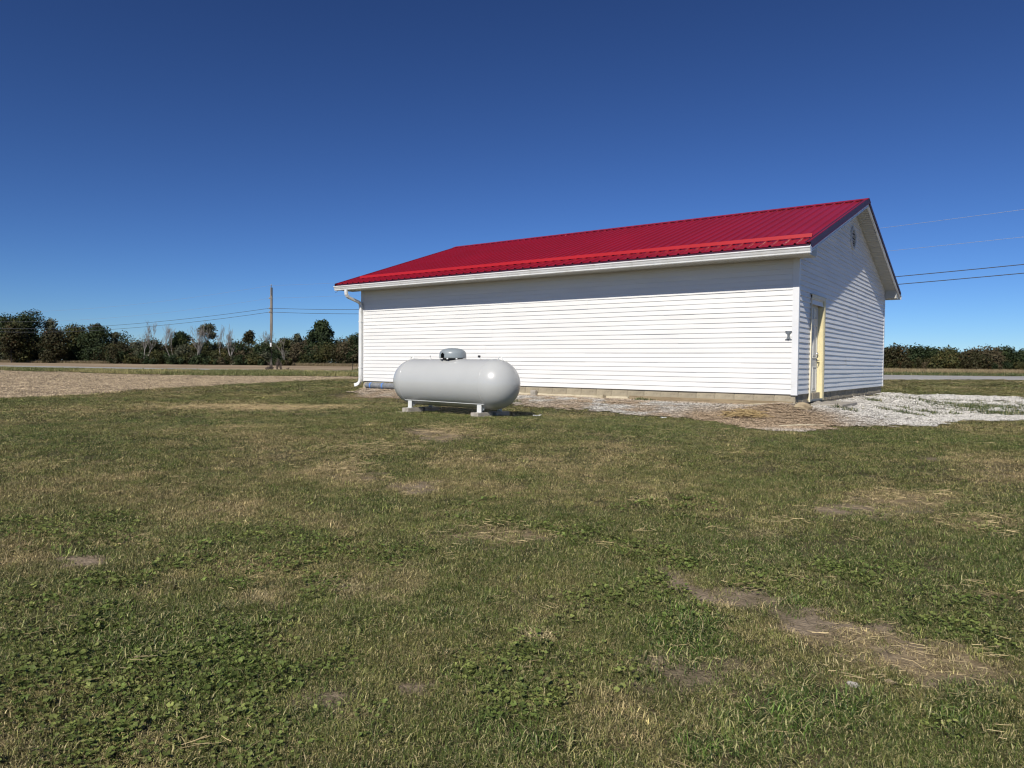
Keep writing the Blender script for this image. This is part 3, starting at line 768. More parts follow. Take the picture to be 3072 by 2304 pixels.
for side in (1, -1):
    x = XA
    while x < XB - .01:
        x1 = min(x + 4 * PITCH, XB); P = rib_prof(x, x1); m = MB()
        def row(y, z): return [(px, (y + nrm.y * h) if side == 1 else 2 * YM - (y + nrm.y * h), z + nrm.z * h) for px, h in P]
        m.strip(row(EY, EZ), row(YM - .004, RZ - .001))
        # turned-down edge gives the sheet a visible thickness at the eave
        m.strip(row(EY, EZ), row(EY + .002, EZ - .006))
        part('roof_panel', m, M['roof'], roof); x = x1
# screws line would be below a pixel; ridge cap, eave trims
cap = MB(); w = .19; up = .034
pts = [(YM - w, RZ - SL * w + up - .02), (YM - w, RZ - SL * w + up), (YM - .03, RZ - SL * .03 + up + .006), (YM, RZ + up + .006), (YM + .03, RZ - SL * .03 + up + .006), (YM + w, RZ - SL * w + up), (YM + w, RZ - SL * w + up - .02)]
cap.strip([(XA - .02, y, z) for y, z in pts], [(XB + .02, y, z) for y, z in pts])
cap.strip([(XA - .02, y, z - .004) for y, z in pts], [(XB + .02, y, z - .004) for y, z in pts])
part('ridge_cap', cap, M['roof'], roof)
for sgn in (1, -1):
    y = EY + .012; yy = y if sgn == 1 else 2 * YM - y
    part('eave_trim', MB().box(XA + .02, XB - .02, min(yy, yy + sgn * .02), max(yy, yy + sgn * .02), EZ - .075, EZ - .008), M['rake'], roof)
# snow guard bar standing on the ribs near the front eave
yb = 14.33; zb = EZ + SL * (yb - EY) + .022
bar = MB()
pr = [(yb - .004, zb + .004), (yb, zb), (yb + .012, zb + .075), (yb + .06, zb + .03), (yb + .06, zb + .024), (yb + .014, zb + .068), (yb + .006, zb + .006)]
seg = 0; x = -16.1
while x < -3.52:
    x1 = min(x + 3.05, -3.50)
    bm_ = MB(); bm_.prism([(p[0], p[1] + .001 * (seg % 2)) for p in pr], 'x', x, x1 + (.01 if x1 < -3.51 else 0))
    part('snow_bar', bm_, M['bar'], roof); x = x1; seg += 1
# rake: white fascia, dark red metal trim coloured with the sky's violet reflection, at both ends
def sloped(x0, x1, d0, d1, yend=EY + .03, m=None):
    """a board following both slopes; d0,d1 = depth below the roof plane"""
    m = m or MB()
    for s in (1, -1):
        P = [(yend, EZ + SL * (yend - EY)), (YM, RZ)]
        q = [(P[0][0], P[0][1] - d0), (P[1][0], P[1][1] - d0), (P[1][0], P[1][1] - d1), (P[0][0], P[0][1] - d1)]
        q = [(y if s == 1 else 2 * YM - y, z) for y, z in q]
        m.prism(q, 'x', x0, x1)
    return m
for (xo, xi, sg) in ((XB, XB - .025, 1), (XA, XA + .025, -1)):
    for s in (1, -1):
        mm = MB(); P = [(EY - .01, EZ - SL * .01), (YM, RZ)]
        def q(y, z): return (y if s == 1 else 2 * YM - y, z)
        a = [(xo - sg * .10, *q(P[0][0], P[0][1] + .026)), (xo - sg * .10, *q(P[1][0], P[1][1] + .026))]
        b = [(xo + sg * .012, *q(P[0][0], P[0][1] + .026)), (xo + sg * .012, *q(P[1][0], P[1][1] + .026))]
        c = [(xo + sg * .012, *q(P[0][0], P[0][1] - .085)), (xo + sg * .012, *q(P[1][0], P[1][1] - .085))]
        d = [(xo + sg * .022, *q(P[0][0], P[0][1] - .097)), (xo + sg * .022, *q(P[1][0], P[1][1] - .097))]
        for u, v in ((a, b), (b, c), (c, d)): mm.strip(u, v)
        part('rake_trim', mm, M['rake'], roof)
        f = MB(); yy = EY + .04
        p4 = [(yy, EZ + SL * (yy - EY) - .03), (YM, RZ - .03), (YM, RZ - .155), (yy, EZ + SL * (yy - EY) - .155)]
        f.prism([q(*p) for p in p4], 'x', xo - sg * .001, xi)
        part('rake_fascia', f, M['trim'], roof)
        lip = MB(); p4 = [(yy, EZ + SL * (yy - EY) - .156), (YM, RZ - .156), (YM, RZ - .174), (yy, EZ + SL * (yy - EY) - .174)]
        lip.prism([q(*p) for p in p4], 'x', xo + sg * .006, xi - sg * .01)
        part('fascia_lip', lip, M['trim'], roof)
# soffits: grooved pieces side by side
def groove(L, wdt, dirn):
    """soffit piece, wdt wide with three vee grooves, L long (local: width along x, length along y, face down)"""
    m = MB(); k = wdt / 3; pr = []
    for i in range(3):
        pr += [(i * k + .001, .013), (i * k + .014, 0), (i * k + k - .014, 0), (i * k + k - .001, .013)]
    m.strip([(x, 0, z) for x, z in pr], [(x, L, z) for x, z in pr]); return m
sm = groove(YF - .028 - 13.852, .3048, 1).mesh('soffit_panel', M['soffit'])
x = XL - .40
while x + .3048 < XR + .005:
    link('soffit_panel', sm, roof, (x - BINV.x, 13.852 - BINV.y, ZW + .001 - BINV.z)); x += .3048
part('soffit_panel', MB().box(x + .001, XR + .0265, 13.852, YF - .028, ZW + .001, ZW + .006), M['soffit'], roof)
sm2 = groove(.30, .3048, 1).mesh('soffit_panel', M['soffit'])
sm3 = groove(XA * -1 - .03 - 16.10, .3048, 1).mesh('soffit_panel', M['soffit'])
ang = math.atan(SL)
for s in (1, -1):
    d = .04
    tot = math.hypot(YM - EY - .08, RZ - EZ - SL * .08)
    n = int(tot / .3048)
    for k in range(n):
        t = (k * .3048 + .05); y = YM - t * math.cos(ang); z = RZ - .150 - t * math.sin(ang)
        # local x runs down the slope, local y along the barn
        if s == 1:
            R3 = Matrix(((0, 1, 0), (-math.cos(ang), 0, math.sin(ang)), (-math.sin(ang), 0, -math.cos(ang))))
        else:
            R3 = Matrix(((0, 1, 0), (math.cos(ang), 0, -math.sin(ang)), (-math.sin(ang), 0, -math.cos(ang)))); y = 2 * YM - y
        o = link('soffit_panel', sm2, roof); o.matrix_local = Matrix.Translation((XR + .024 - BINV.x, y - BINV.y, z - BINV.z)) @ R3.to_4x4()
# trim where the gable meets the rake soffit
for s in (1, -1):
    def q(y, z): return (y if s == 1 else 2 * YM - y, z)
    p4 = [(YF - .02, RZ - SL * (YM - YF + .02) - .152), (YM, RZ - .152), (YM, RZ - .185), (YF - .02, RZ - SL * (YM - YF + .02) - .185)]
    part('gable_trim', MB().prism([q(*p) for p in p4], 'x', XR + .003, XR + .030), M['soffit'], roof)
    # boxed eave end
    e = [(YF + .0, ZW - .012), (13.848, ZW - .012), (13.848, EZ - .09), (YF + .0, RZ - SL * (YM - YF) - .156)]
    part('eave_return', MB().prism([q(*p) for p in e], 'x', XR + .027, XB - .028), M['soffit'], roof)
# fascia and gutters
for s in (1, -1):
    y0, y1 = (13.836, 13.850) if s == 1 else (2 * YM - 13.850, 2 * YM - 13.836)
    part('fascia', MB().box(XA + .04, XB - .04, y0, y1, ZW - .012, EZ - .035), M['trim'], roof)
    g0, g1 = 3.495, 3.617
    prof = [(13.834, g1 - .002), (13.834, g0), (13.768, g0), (13.762, g0 + .008), (13.760, g0 + .030), (13.748, g0 + .050), (13.734, g0 + .085), (13.722, g0 + .098), (13.719, g1 - .012), (13.722, g1), (13.740, g1), (13.740, g1 - .006), (13.728, g1 - .008), (13.740, g0 + .085), (13.764, g0 + .034), (13.768, g0 + .006), (13.828, g0 + .006), (13.828, g1 - .002)]
    prof = [(y if s == 1 else 2 * YM - y, z) for y, z in prof]
    gm = MB(); n = len(prof); xa, xb = -16.53, -3.385
    gm.strip([(xa, y, z) for y, z in prof + prof[:1]], [(xb, y, z) for y, z in prof + prof[:1]])
    gut = part('gutter', gm, M['gutter'], roof)
    outer = prof[:11]
    for xe, nm in ((xa - .003, 'l'), (xb + .003, 'r')):
        part('end_cap', MB().prism(outer, 'x', xe - .002, xe + .002), M['gutter'], gut)
    if s == 1:
        for k in range(6):
            xx = xa + 1.1 + k * 2.2
            part('hanger', MB().box(xx, xx + .02, 13.7405, 13.8275, g1 - .012, g1 - .008), M['galv'], gut)
# stray hanger wire under the left end of the gutter
part('stray_strap', MB().tube([(-16.42, 13.80, 3.494), (-16.47, 13.79, 3.455), (-16.52, 13.78, 3.43)], .005, 6), M['galv'], roof)
# downspout
dp = [(-16.06, 13.79, 3.50), (-16.06, 13.79, 3.43), (-16.06, 13.80, 3.37), (-16.06, 13.835, 3.315), (-16.06, 13.90, 3.28), (-16.055, 14.10, 3.225), (-16.05, 14.25, 3.18), (-16.05, 14.315, 3.14), (-16.05, 14.335, 3.07), (-16.05, 14.335, 2.98)]
down = part('downspout', MB().rectpipe(dp, .094, .068, (1, 0, 0)), M['gutter'])
part('lower_pipe', MB().rectpipe([(-16.05, 14.335, 2.985), (-16.05, 14.335, 1.00)], .100, .074, (1, 0, 0)), M['gutter'], down)
ek = [(-16.05, 14.335, 1.03), (-16.05, 14.335, .92), (-16.06, 14.33, .86), (-16.09, 14.318, .80), (-16.15, 14.30, .765), (-16.21, 14.28, .75)]
part('elbow', MB().rectpipe(ek, .078, .102, (.15, 1, 0)), M['gutter'], down)
for z in (1.25, 2.6):
    part('pipe_strap', MB().box(-16.106, -15.994, 14.292, 14.378, z, z + .025), M['gutter'], down)

# things by the barn
# door sill rubble, slab
def lump(r, seed, n=10, flat=.7, mat=None, smooth=False):
    rn = random.Random(seed); m = MB(); vs = []; fs = []; nu, nv = n, max(4, n // 2)
    for j in range(nv + 1):
        th = math.pi * j / nv
        for i in range(nu):
            ph = 2 * math.pi * i / nu; k = r * (1 + rn.uniform(-.18, .18))
            vs.append((k * math.sin(th) * math.cos(ph), k * math.sin(th) * math.sin(ph) * .8, k * math.cos(th) * flat))
    for j in range(nv):
        for i in range(nu): fs.append((j * nu + i, j * nu + (i + 1) % nu, (j + 1) * nu + (i + 1) % nu, (j + 1) * nu + i))
    return m.add(vs, fs, smooth)
def lump_obj(name, label, cat, mat, x, y, r, seed, flat=.7, scale=(1, 1, 1), sink=.3, rz=0, group=None):
    o = lump(r, seed, 12, flat).build(name, mat); o.location = (x, y, gz(x, y) + r * flat * scale[2] * (1 - sink)); o.scale = scale; o.rotation_euler = (0, 0, rz)
    return tag(o, label, cat, group)
st = MB().bevbox(-.30, .30, -.72, .72, -.06, .045, .01).build('step_slab', M['pad'], loc=(-3.36, 15.85, gz(-3.36, 15.85) + .01))
tag(st, 'flat grey concrete slab on the gravel below the side door', 'slab')
sill = lump(.2, 17, 16, .35)
sl_ = sill.build('sill_rubble', M['pad']); sl_.location = (XR + .03, 15.88, .66); sl_.scale = (.35, 2.3, .55); sl_.parent = None
tag(sl_, 'rough broken concrete under the side door threshold', 'rubble')
lump_obj('rock', 'tan rounded rock on the gravel heap at the barn corner', 'rock', M['tanrock'], -3.45, 13.72, .13, 2, .6, (1.3, .9, 1), .3, .6)
lump_obj('stone', 'small whitish stone in the worn track on the lawn, left one of two', 'stone', M['stone'], -.58, 3.19, .019, 3, .6, (1.3, 1, .9), .35)
lump_obj('stone', 'small tan stone in the worn track on the lawn, right one of two', 'stone', M['tanrock'], -.46, 3.30, .018, 4, .6, (1.2, 1, .9), .35)
ch = MB().bevbox(-.075, .075, -.05, .05, -.06, .09, .006).build('block_chunk', M['pad'], loc=(-9.85, YF - .075, gz(-9.85, YF - .07) + .05)); tag(ch, 'small upright chunk of concrete block against the foundation near the tank', 'block')
wd = MB().prism([(-.20, -.04), (.16, -.04), (.16, .07), (.10, .055)], 'y', -.07, .07).build('block_wedge', M['parge'], loc=(-8.05, YF - .12, gz(-8.05, YF - .12) + .03)); tag(wd, 'broken wedge of concrete leaning on the foundation left of the plank', 'block')
def scrap(name, label, x, y, s, seed):
    rn = random.Random(seed); m = MB(); vs = []; fs = []
    for i in range(5):
        for j in range(4): vs.append(((i / 4 - .5) * s + rn.uniform(-.1, .1) * s, (j / 3 - .5) * s * .6 + rn.uniform(-.1, .1) * s, .02 + rn.uniform(0, .35) * s * .5))
    for i in range(4):
        for j in range(3): fs.append((i * 4 + j, i * 4 + j + 1, (i + 1) * 4 + j + 1, (i + 1) * 4 + j))
    m.add(vs, fs); o = m.build(name, M['paper'], loc=(x, y, gz(x, y) + .015)); md = o.modifiers.new('thick', 'SOLIDIFY'); md.thickness = .003
    tag(o, label, 'litter')
scrap('paper_scrap', 'white paper scrap on the lawn in front of the barn wall', -5.54, 12.3, .10, 1)
scrap('paper_scrap', 'pale paper scrap on the lawn right of the tank shadow', -7.55, 11.1, .16, 2)
# corrugated drain pipe by the left corner
def drain_pipe():
    p = empty('drain_pipe', (-15.3, 14.22, .755)); m = MB(); L = 2.6; prof = []
    n = int(L / .022)
    for i in range(n + 1):
        x = L * i / n; prof.append((.088 - (.008 if i % 2 else 0), x))
    Mx = Matrix.Rotation(math.pi / 2, 4, 'Y')
    prof[0] = (.06, -.02)
    m.lathe([(0.0, -.03)] + prof + [(0., L + .01)], 24, True, Matrix.Translation((-.36, 0, 0)) @ Mx)
    m.build('tube', M['pipe'], p)
    for x in (-.17, .32, 1.2):
        b = MB().lathe([(.0905, 0), (.0915, .004), (.0915, .052), (.0905, .056)], 24, True, Matrix.Translation((x, 0, 0)) @ Mx); b.build('strap', M['strap'], p)
    tag(p, 'grey corrugated drain pipe with blue straps lying along the foundation', 'pipe')
    for i, x in enumerate((-15.05, -14.0)):
        o = MB().bevbox(-.2, .2, -.1, .1, -.06, .06, .006).build('support_block', M['block'], loc=(x, 14.26, .607)); tag(o, ['left', 'right'][i] + ' concrete block half buried under the corrugated pipe', 'block', 'blocks under the drain pipe')
drain_pipe()

# ================================================================== PROPANE TANK
TX, TY, TZ, TYAW, TL, TR = -9.338, 10.772, EYE - .376, -.0792, 3.179, .475
tank = empty('propane_tank', (TX, TY, TZ - TR), (0, 0, TYAW))
tag(tank, 'white horizontal propane tank with grey dome lid on concrete blocks', 'tank')
hc = TL / 2 - TR
prof = []
for k in range(17):
    a = -math.pi / 2 + math.pi / 2 * k / 16; prof.append((max(.0005, TR * math.cos(a)), -hc + TR * math.sin(a)))
prof += [(TR, -hc + .004)] + [(TR, -hc + 2 * hc * k / 8) for k in range(1, 8)] + [(TR, hc - .004)]
for k in range(17):
    a = math.pi / 2 * k / 16; prof.append((max(.0005, TR * math.cos(a)), hc + TR * math.sin(a)))
TM = Matrix.Translation((0, 0, TR)) @ Matrix.Rotation(math.pi / 2, 4, 'Y')
shell = MB().lathe(prof, 96, True, TM).build('shell', M['tank'], tank)
for s in (-1, 1):
    MB().lathe([(TR - .001, s * hc - .006), (TR + .0045, s * hc - .003), (TR + .0045, s * hc + .003), (TR - .001, s * hc + .006)], 96, True, TM).build('weld_seam', M['tank'], shell)
wl = MB(); an = math.radians(-51)
wl.prism([(-hc, 0), (hc, 0), (hc, .007), (-hc, .007)], 'y', 0, .003)
wm = wl.build('weld_seam', M['weld'], shell); wm.location = (0, -(TR + .000) * math.cos(an), TR + TR * math.sin(an)); wm.rotation_euler = (-an * 0 + math.radians(-39) + math.pi, 0, 0)
# dome lid with its slot towards the front left
lid = empty('dome_lid_group', (0, 0, 0)); bpy.data.objects.remove(lid)
DM = Matrix.Translation((-.03, 0, 2 * TR + .012))
dprof = [(.262, .0), (.268, .006), (.268, .03), (.268, .06), (.266, .085), (.262, .105), (.252, .128), (.232, .150), (.20, .170), (.15, .188), (.09, .199), (.04, .203), (.0005, .204)]
nseg = 64
ks = [int(nseg * .75) - 3 + i for i in range(4)]      # towards -y, slightly left
def skip(i, k): return (k in ks and i <= 3) or (k in ks[1:-1] and i <= 4)
lido = MB().lathe(dprof, nseg, True, DM, skip).build('dome_lid', M['lid'], tank)
md = lido.modifiers.new('thick', 'SOLIDIFY'); md.thickness = .004; md.offset = -1
MB().lathe([(.20, -.02), (.20, .02), (.235, .02), (.235, .028), (.19, .028)], 40, True, Matrix.Translation((-.03, 0, 2 * TR))).build('riser_collar', M['black'], tank)
vc = MB().lathe([(.03, -.0), (.03, .06), (.045, .065), (.045, .10), (.01, .11), (.0005, .11)], 16, True, Matrix.Translation((.02, -.05, 2 * TR)))
vc.lathe([(.04, -.0), (.04, .04), (.06, .05), (.06, .09), (.0005, .09)], 16, True, Matrix.Translation((-.13, .04, 2 * TR)))
vcg = vc.build('valve_cluster', M['brass'], tank); vcg['kind'] = 'stuff'
for k in range(9):
    a = k * 2 * math.pi / 9 + .2
    MB().bevbox(-.018, .018, -.004, .004, -.022, .006, .002, Matrix.Translation((-.03 + .262 * math.cos(a), .262 * math.sin(a), 2 * TR + .012)) @ Matrix.Rotation(a + math.pi / 2, 4, 'Z')).build('lid_clip', M['leg'], tank)
for s in (-1, 1):
    x0 = s * (hc + .12); arc = []
    for k in range(13):
        a = math.pi * k / 12; arc.append((x0 + .058 * math.cos(a), 0, 2 * TR - .028 + .075 * math.sin(a)))
    MB().tube(arc, .0105, 8).build('lifting_lug', M['leg'], tank)
MB().lathe([(.022, -.01), (.022, .012), (.012, .014), (.012, .05), (.017, .052), (.017, .072), (.0005, .074)], 14, True, Matrix.Translation((-.69, 0, 2 * TR))).build('fill_valve', M['leg'], tank)
MB().lathe([(.03, -.01), (.03, .012), (.018, .014), (.018, .03)], 14, True, Matrix.Translation((.69, 0, 2 * TR))).build('relief_valve', M['leg'], tank)
MB().lathe([(.024, .03), (.026, .034), (.026, .066), (.020, .070), (.0005, .07)], 14, True, Matrix.Translation((.69, 0, 2 * TR))).build('valve_cap', M['black'], tank)
PADZ = EYE - .90 - (TZ - TR)     # leg bottom, local
for sx in (-1, 1):
    for sy in (-1, 1):
        x = sx * .975; y = sy * .285; zt = TR - math.sqrt(TR ** 2 - .285 ** 2)
        lm = MB().bevbox(x - .055, x + .055, y - .009, y + .009, PADZ, zt + .03, .003)
        lm.prism([(y + .010 * -sy, PADZ), (y - sy * .14, TR - math.sqrt(TR ** 2 - .14 ** 2) + .004), (y - sy * .010, zt + .02)], 'x', x + .030, x + .038)
        lm.bevbox(x - .06, x + .06, y - .03, y + .03, PADZ - .006, PADZ - .0005, .002)
        lg = lm.build('leg', M['leg'], tank)
        wx = TX + x * math.cos(TYAW) - y * math.sin(TYAW); wy = TY + x * math.sin(TYAW) + y * math.cos(TYAW)
        z1 = EYE - .90 - .006; z0 = z1 - .098
        fr = 'front' if sy < 0 else 'rear'; lr = 'left' if sx < 0 else 'right'
        pb = MB().bevbox(-.10, .10, -.20, .20, 0, z1 - z0, .006).build('concrete_block', M['pad'], loc=(wx + rng.uniform(-.015, .015), wy + (.09 if sy < 0 else -.03), z0), rot=(0, 0, TYAW + rng.uniform(-.08, .08)))
        tag(pb, f'grey concrete block under the {fr} {lr} leg of the propane tank', 'block', 'blocks carrying the tank')
        if sy < 0:
            gzz = gz(wx, wy)
            sb = MB().bevbox(-.16, .16, -.20, .2, -.08, min(.02, z0 - gzz) if z0 - gzz > .004 else .012, .006).build('footing_slab', M['pad'], loc=(wx + (.03 if sx > 0 else -.02), wy + (-.03), gzz), rot=(0, 0, TYAW + .12 * sx))
            tag(sb, f'thin concrete slab in the grass below the front {lr} tank block', 'slab', 'slabs under the tank blocks')

# ================================================================== POLE, WIRES, POSTS
PX, PY = -72.59, 51.08; pz = gz(PX, PY)
pole = empty('utility_pole', (PX, PY, pz))
tag(pole, 'weathered wooden utility pole standing by the road at left', 'pole')
ph_ = EYE + 8.72 - pz
MB().tube([(0, 0, -.3), (0, 0, ph_ * .5), (.02, 0, ph_)], [.19, .165, .135], 14).build('shaft', M['pole'], pole)
zl = dict(l1=EYE + 6.30, l2=EYE + 5.85, u1=EYE + 8.95, u2=EYE + 7.47)
MB().tube([(.11, -.10, ph_ - .9), (.11, -.10, ph_ + .25)], .045, 8).build('top_bracket', M['galv'], pole)
MB().lathe([(.03, -.05), (.07, -.03), (.05, 0), (.07, .03), (.04, .07), (.0005, .08)], 12, True, Matrix.Translation((.11, -.10, ph_ + .28))).build('insulator', M['insul'], pole)
for k in ('u2', 'l1', 'l2'):
    MB().lathe([(.04, -.10), (.07, -.06), (.045, 0), (.07, .06), (.04, .10), (.0005, .11)], 12, True, Matrix.Translation((-.16, -.16, zl[k] - pz))).build('insulator', M['insul'], pole)
MB().box(-.09, .09, -.20, -.185, 2.9, 3.35, Matrix.Rotation(.6, 4, 'Z')).build('tag_plate', M['paper'], pole)
PB = (10.14, 43.46); PC = (-163.0, 41.4)
for k, sg, sg2, mt, lb in (('u1', .96, 1.62, 'wire2', 'highest thin bare wire running from the pole top over the barn'), ('u2', .74, 1.69, 'wire2', 'second highest thin bare wire between the pole and the sky at right'),
                           ('l1', 1.21, 1.58, 'wire', 'upper one of the two dark lower wires on the pole'), ('l2', 1.19, 1.68, 'wire', 'lowest dark wire on the utility pole')):
    pts = []
    for i in range(25):
        t = i / 24; pts.append((PC[0] + (PX - PC[0]) * t, PC[1] + (PY - PC[1]) * t - .16, zl[k] - 4 * sg2 * t * (1 - t)))
    for i in range(1, 41):
        t = i / 40; pts.append((PX + (PB[0] - PX) * t, PY + (PB[1] - PY) * t - .16 * (1 - t), zl[k] - .5 * t - 4 * sg * t * (1 - t)))
    rr = .008 if mt == 'wire2' else .022
    o = MB().tube(pts, rr, 5).build('power_line', M[mt]); tag(o, lb, 'wire', 'wires on the utility pole')
def thin_post(x, y, h, label):
    z = gz(x, y); o = MB().tube([(x, y, z - .2), (x + .03, y, z + h * .5), (x + .02, y, z + h)], [.05, .045, .045], 7).build('field_post', M['bark']); tag(o, label, 'post')
thin_post(-77.7, 67.9, 1.7, 'thin dark post in the verge beside the barn downspout')

# ================================================================== TREES
def crown_mesh(name, seed, H, R, zb, leaf, n, mat, lobes=9, airy=0.0, cone=0.0, ls=(.40, .60)):
    """leaf-sized faces spread through several uneven lobes; unit: metres"""
    g = np.random.default_rng(seed); cs = []
    for i in range(lobes):
        t = (i + .5) / lobes; z = zb + (H - zb) * (.12 + .72 * t)
        env = math.sin(math.pi * min(1, .18 + .74 * t)) ** .7 if not cone else (1 - t * .85)
        a = g.uniform(0, 6.28); d = R * env * g.uniform(.25, .72)
        cs.append((d * math.cos(a), d * math.sin(a), z, R * g.uniform(*ls) * (1 if not cone else (1.1 - .8 * t))))
    cs.append((0, 0, H - R * .42, R * .42)); cs.append((0, 0, zb + (H - zb) * .5, R * .62))
    cs = np.array(cs); w = cs[:, 3] ** 2; pick = g.choice(len(cs), n, p=w / w.sum())
    d = g.normal(size=(n, 3)); d /= np.linalg.norm(d, axis=1)[:, None]
    rad = cs[pick, 3] * (g.random(n) ** (.35 + airy)) * (1 + .22 * g.normal(size=n) * .6)
    p = cs[pick, :3] + d * rad[:, None] * np.array([1, 1, .85])
    p[:, 2] = np.clip(p[:, 2], max(.15, zb * .6), None)
    nrm_ = d * .8 + g.normal(size=(n, 3)) * .75 + np.array([0, 0, .25]); nrm_ /= np.linalg.norm(nrm_, axis=1)[:, None]
    t1 = np.cross(nrm_, g.normal(size=(n, 3))); t1 /= np.linalg.norm(t1, axis=1)[:, None]; t2 = np.cross(nrm_, t1)
    s = leaf * g.uniform(.6, 1.35, n)[:, None]
    V = np.stack([p - t1 * s, p - t2 * s * .62 + nrm_ * s * .12, p + t1 * s, p + t2 * s * .62 + nrm_ * s * .12], 1).reshape(-1, 3)
    F = np.arange(4 * n).reshape(-1, 4)
    me = bpy.data.meshes.new(name); me.from_pydata(V.tolist(), [], F.tolist()); me.materials.append(mat)
    me.attributes.new('rnd', 'FLOAT', 'POINT').data.foreach_set('value', np.repeat(g.random(n), 4).astype(np.float32))
    me.update(); return me, cs
def trunk_mesh(name, seed, H, zb, cs, r0, mat):
    g = random.Random(seed); m = MB(); top = (g.uniform(-.3, .3), g.uniform(-.3, .3), H * .72)
    m.tube([(0, 0, -.3), (.1, .05, zb * .6), (top[0] * .5, top[1] * .5, (zb + H * .72) / 2), top], [r0, r0 * .8, r0 * .5, r0 * .15], 7)
    for c in cs[::1]:
        zz = max(.6, min(c[2] * .6, H * .55))
        m.tube([(0, 0, zz), (c[0] * .5, c[1] * .5, (zz + c[2]) / 2 + .2), (c[0] * .95, c[1] * .95, c[2])], [r0 * .42, r0 * .26, r0 * .08], 5, caps=False)
    return m.mesh(name, mat)
def tree(x, y, H, R, kind, label, seed, zb=.25, n=2600, leaf=.33, lobes=9, airy=0., cone=0., group=None, name='tree', ls=(.40, .60)):
    mat = M[kind]; z = gz(x, y)
    t = empty(name, (x, y, z - .05))
    me, cs = crown_mesh('crown', seed, H, R * 1.12, H * zb, leaf, int(n * 1.9), mat, lobes, airy, cone, ls)
    link('trunk', trunk_mesh('trunk', seed, H, H * zb, cs, max(.12, H * .017), M['bark']), t)
    link('crown', me, t)
    return tag(t, label, 'tree', group)
def branch(m, g, p, d, L, r, depth, spread, rmin=.034):
    n = 3; pts = [p]; rad = [r]; q = p.copy(); dd = d.copy()
    for i in range(n):
        dd = (dd + Vector((g.uniform(-1, 1), g.uniform(-1, 1), g.uniform(-.3, .7))) * .14).normalized(); q = q + dd * (L / n); pts.append(q.copy()); rad.append(r * (1 - .55 * (i + 1) / n))
    m.tube(pts, [max(rmin * (.55 if depth == 0 else 1), q_) for q_ in rad], 5 if depth > 2 else 3, caps=False)
    if depth == 0: return
    for k in range(g.choice((3, 3, 4)) if depth > 1 else 4):
        i = g.choice((1, 2, 3)); ax = Vector((g.uniform(-1, 1), g.uniform(-1, 1), g.uniform(.1, 1))).normalized()
        branch(m, g, pts[i], (dd * (1 - spread) + ax * spread + Vector((0, 0, .35))).normalized(), L * g.uniform(.5, .72), rad[i] * .66, depth - 1, spread, rmin)
def bare_tree(x, y, H, label, seed, stems=1, mat='deadwood', depth=4, spread=.5, r=.17, name='bare_tree', tilt=.12, cat='tree'):
    g = random.Random(seed)
    if H > 5: x, y, H, r = x * .984, y * .984, H * .99, r * 1.15
    t = empty(name, (x, y, gz(x, y) - .05))
    for s in range(stems):
        m = MB(); a = g.uniform(0, 6.28)
        branch(m, g, Vector((g.uniform(-.5, .5) * (stems > 1), g.uniform(-.5, .5) * (stems > 1), -.2)), Vector((tilt * math.cos(a), tilt * math.sin(a), 1)).normalized(), H * .46, r, depth, spread, .034 if H > 5 else .009)
        m.build('trunk' if stems == 1 else 'stem', M[mat], t)
    # scale so that the tips reach the wanted height
    zmax = max(v.co.z for ch in t.children for v in ch.data.vertices); t.scale = (H / zmax,) * 3
    return tag(t, label, cat)
# left tree line
tree(-304.8, 101.4, 17.3, 6.2, 'lf_dark', 'tall dark tree at the very left edge of the picture', 1, n=3200)
tree(-308.0, 109.0, 19.5, 6.8, 'lf_dark', 'tallest dark green tree of the left tree line', 2, n=4200, lobes=11)
tree(-287.5, 99.2, 14.6, 6.0, 'lf_olive', 'olive tree with rusty top in front of the tallest dark tree', 3, n=3600, zb=.04)
tree(-284.5, 96.5, 13.4, 3.4, 'lf_rust', 'narrow rust tinged tree at the left edge of the wood', 33, n=1500, zb=.05)
tree(-305.4, 117.1, 17.6, 5.0, 'lf_grey', 'airy grey green tree rising behind the rust coloured tree', 4, n=1500, airy=.3, zb=.35, lobes=13, ls=(.22, .36))
tree(-276.7, 107.1, 12.1, 5.0, 'lf_rust', 'round rust coloured tree right of the tallest dark tree', 5, n=2800, zb=.04)
tree(-283.4, 117.1, 14.8, 6.2, 'lf_olive', 'broad olive tree in the middle of the dense left grove', 6, n=3600, zb=.05)
tree(-271.2, 118.7, 13.8, 5.8, 'lf_dark', 'dark rounded tree ending the dense left grove', 7, n=3600, zb=.03)
tree(-273.5, 119.5, 14.2, 2.6, 'lf_rust', 'small rusty crown atop the dark rounded tree', 8, n=700, zb=.7)
tree(-268.1, 123.4, 11.6, 3.2, 'lf_grey', 'pointed grey green tree on the slope right of the grove', 9, n=1600, zb=.05, cone=1, lobes=8)
tree(-243.0, 134.4, 11.6, 3.3, 'lf_dark', 'small round dark tree between two bare trees', 10, n=1600, zb=.45)
tree(-239.4, 142.0, 14.9, 4.3, 'lf_grey', 'flat topped airy tree left of the utility pole', 11, n=1000, airy=.3, zb=.62, lobes=9, ls=(.25, .4))
tree(-222.3, 147.1, 12.0, 2.4, 'lf_rust', 'small rust crowned tree just left of the utility pole', 12, n=800, zb=.6, airy=.3)
tree(-208.1, 152.6, 9.9, 3.6, 'lf_olive', 'olive tree close right of the utility pole', 13, n=1800, zb=.05)
tree(-213.5, 161.0, 11.9, 2.8, 'lf_grey', 'thin grey green tree between pole and big oak', 14, n=900, airy=.5, zb=.4)
tree(-201.6, 162.3, 16.4, 6.0, 'lf_dark', 'big dark oak standing out right of the utility pole', 15, n=3400, lobes=17, zb=.30, leaf=.36, ls=(.22, .36))
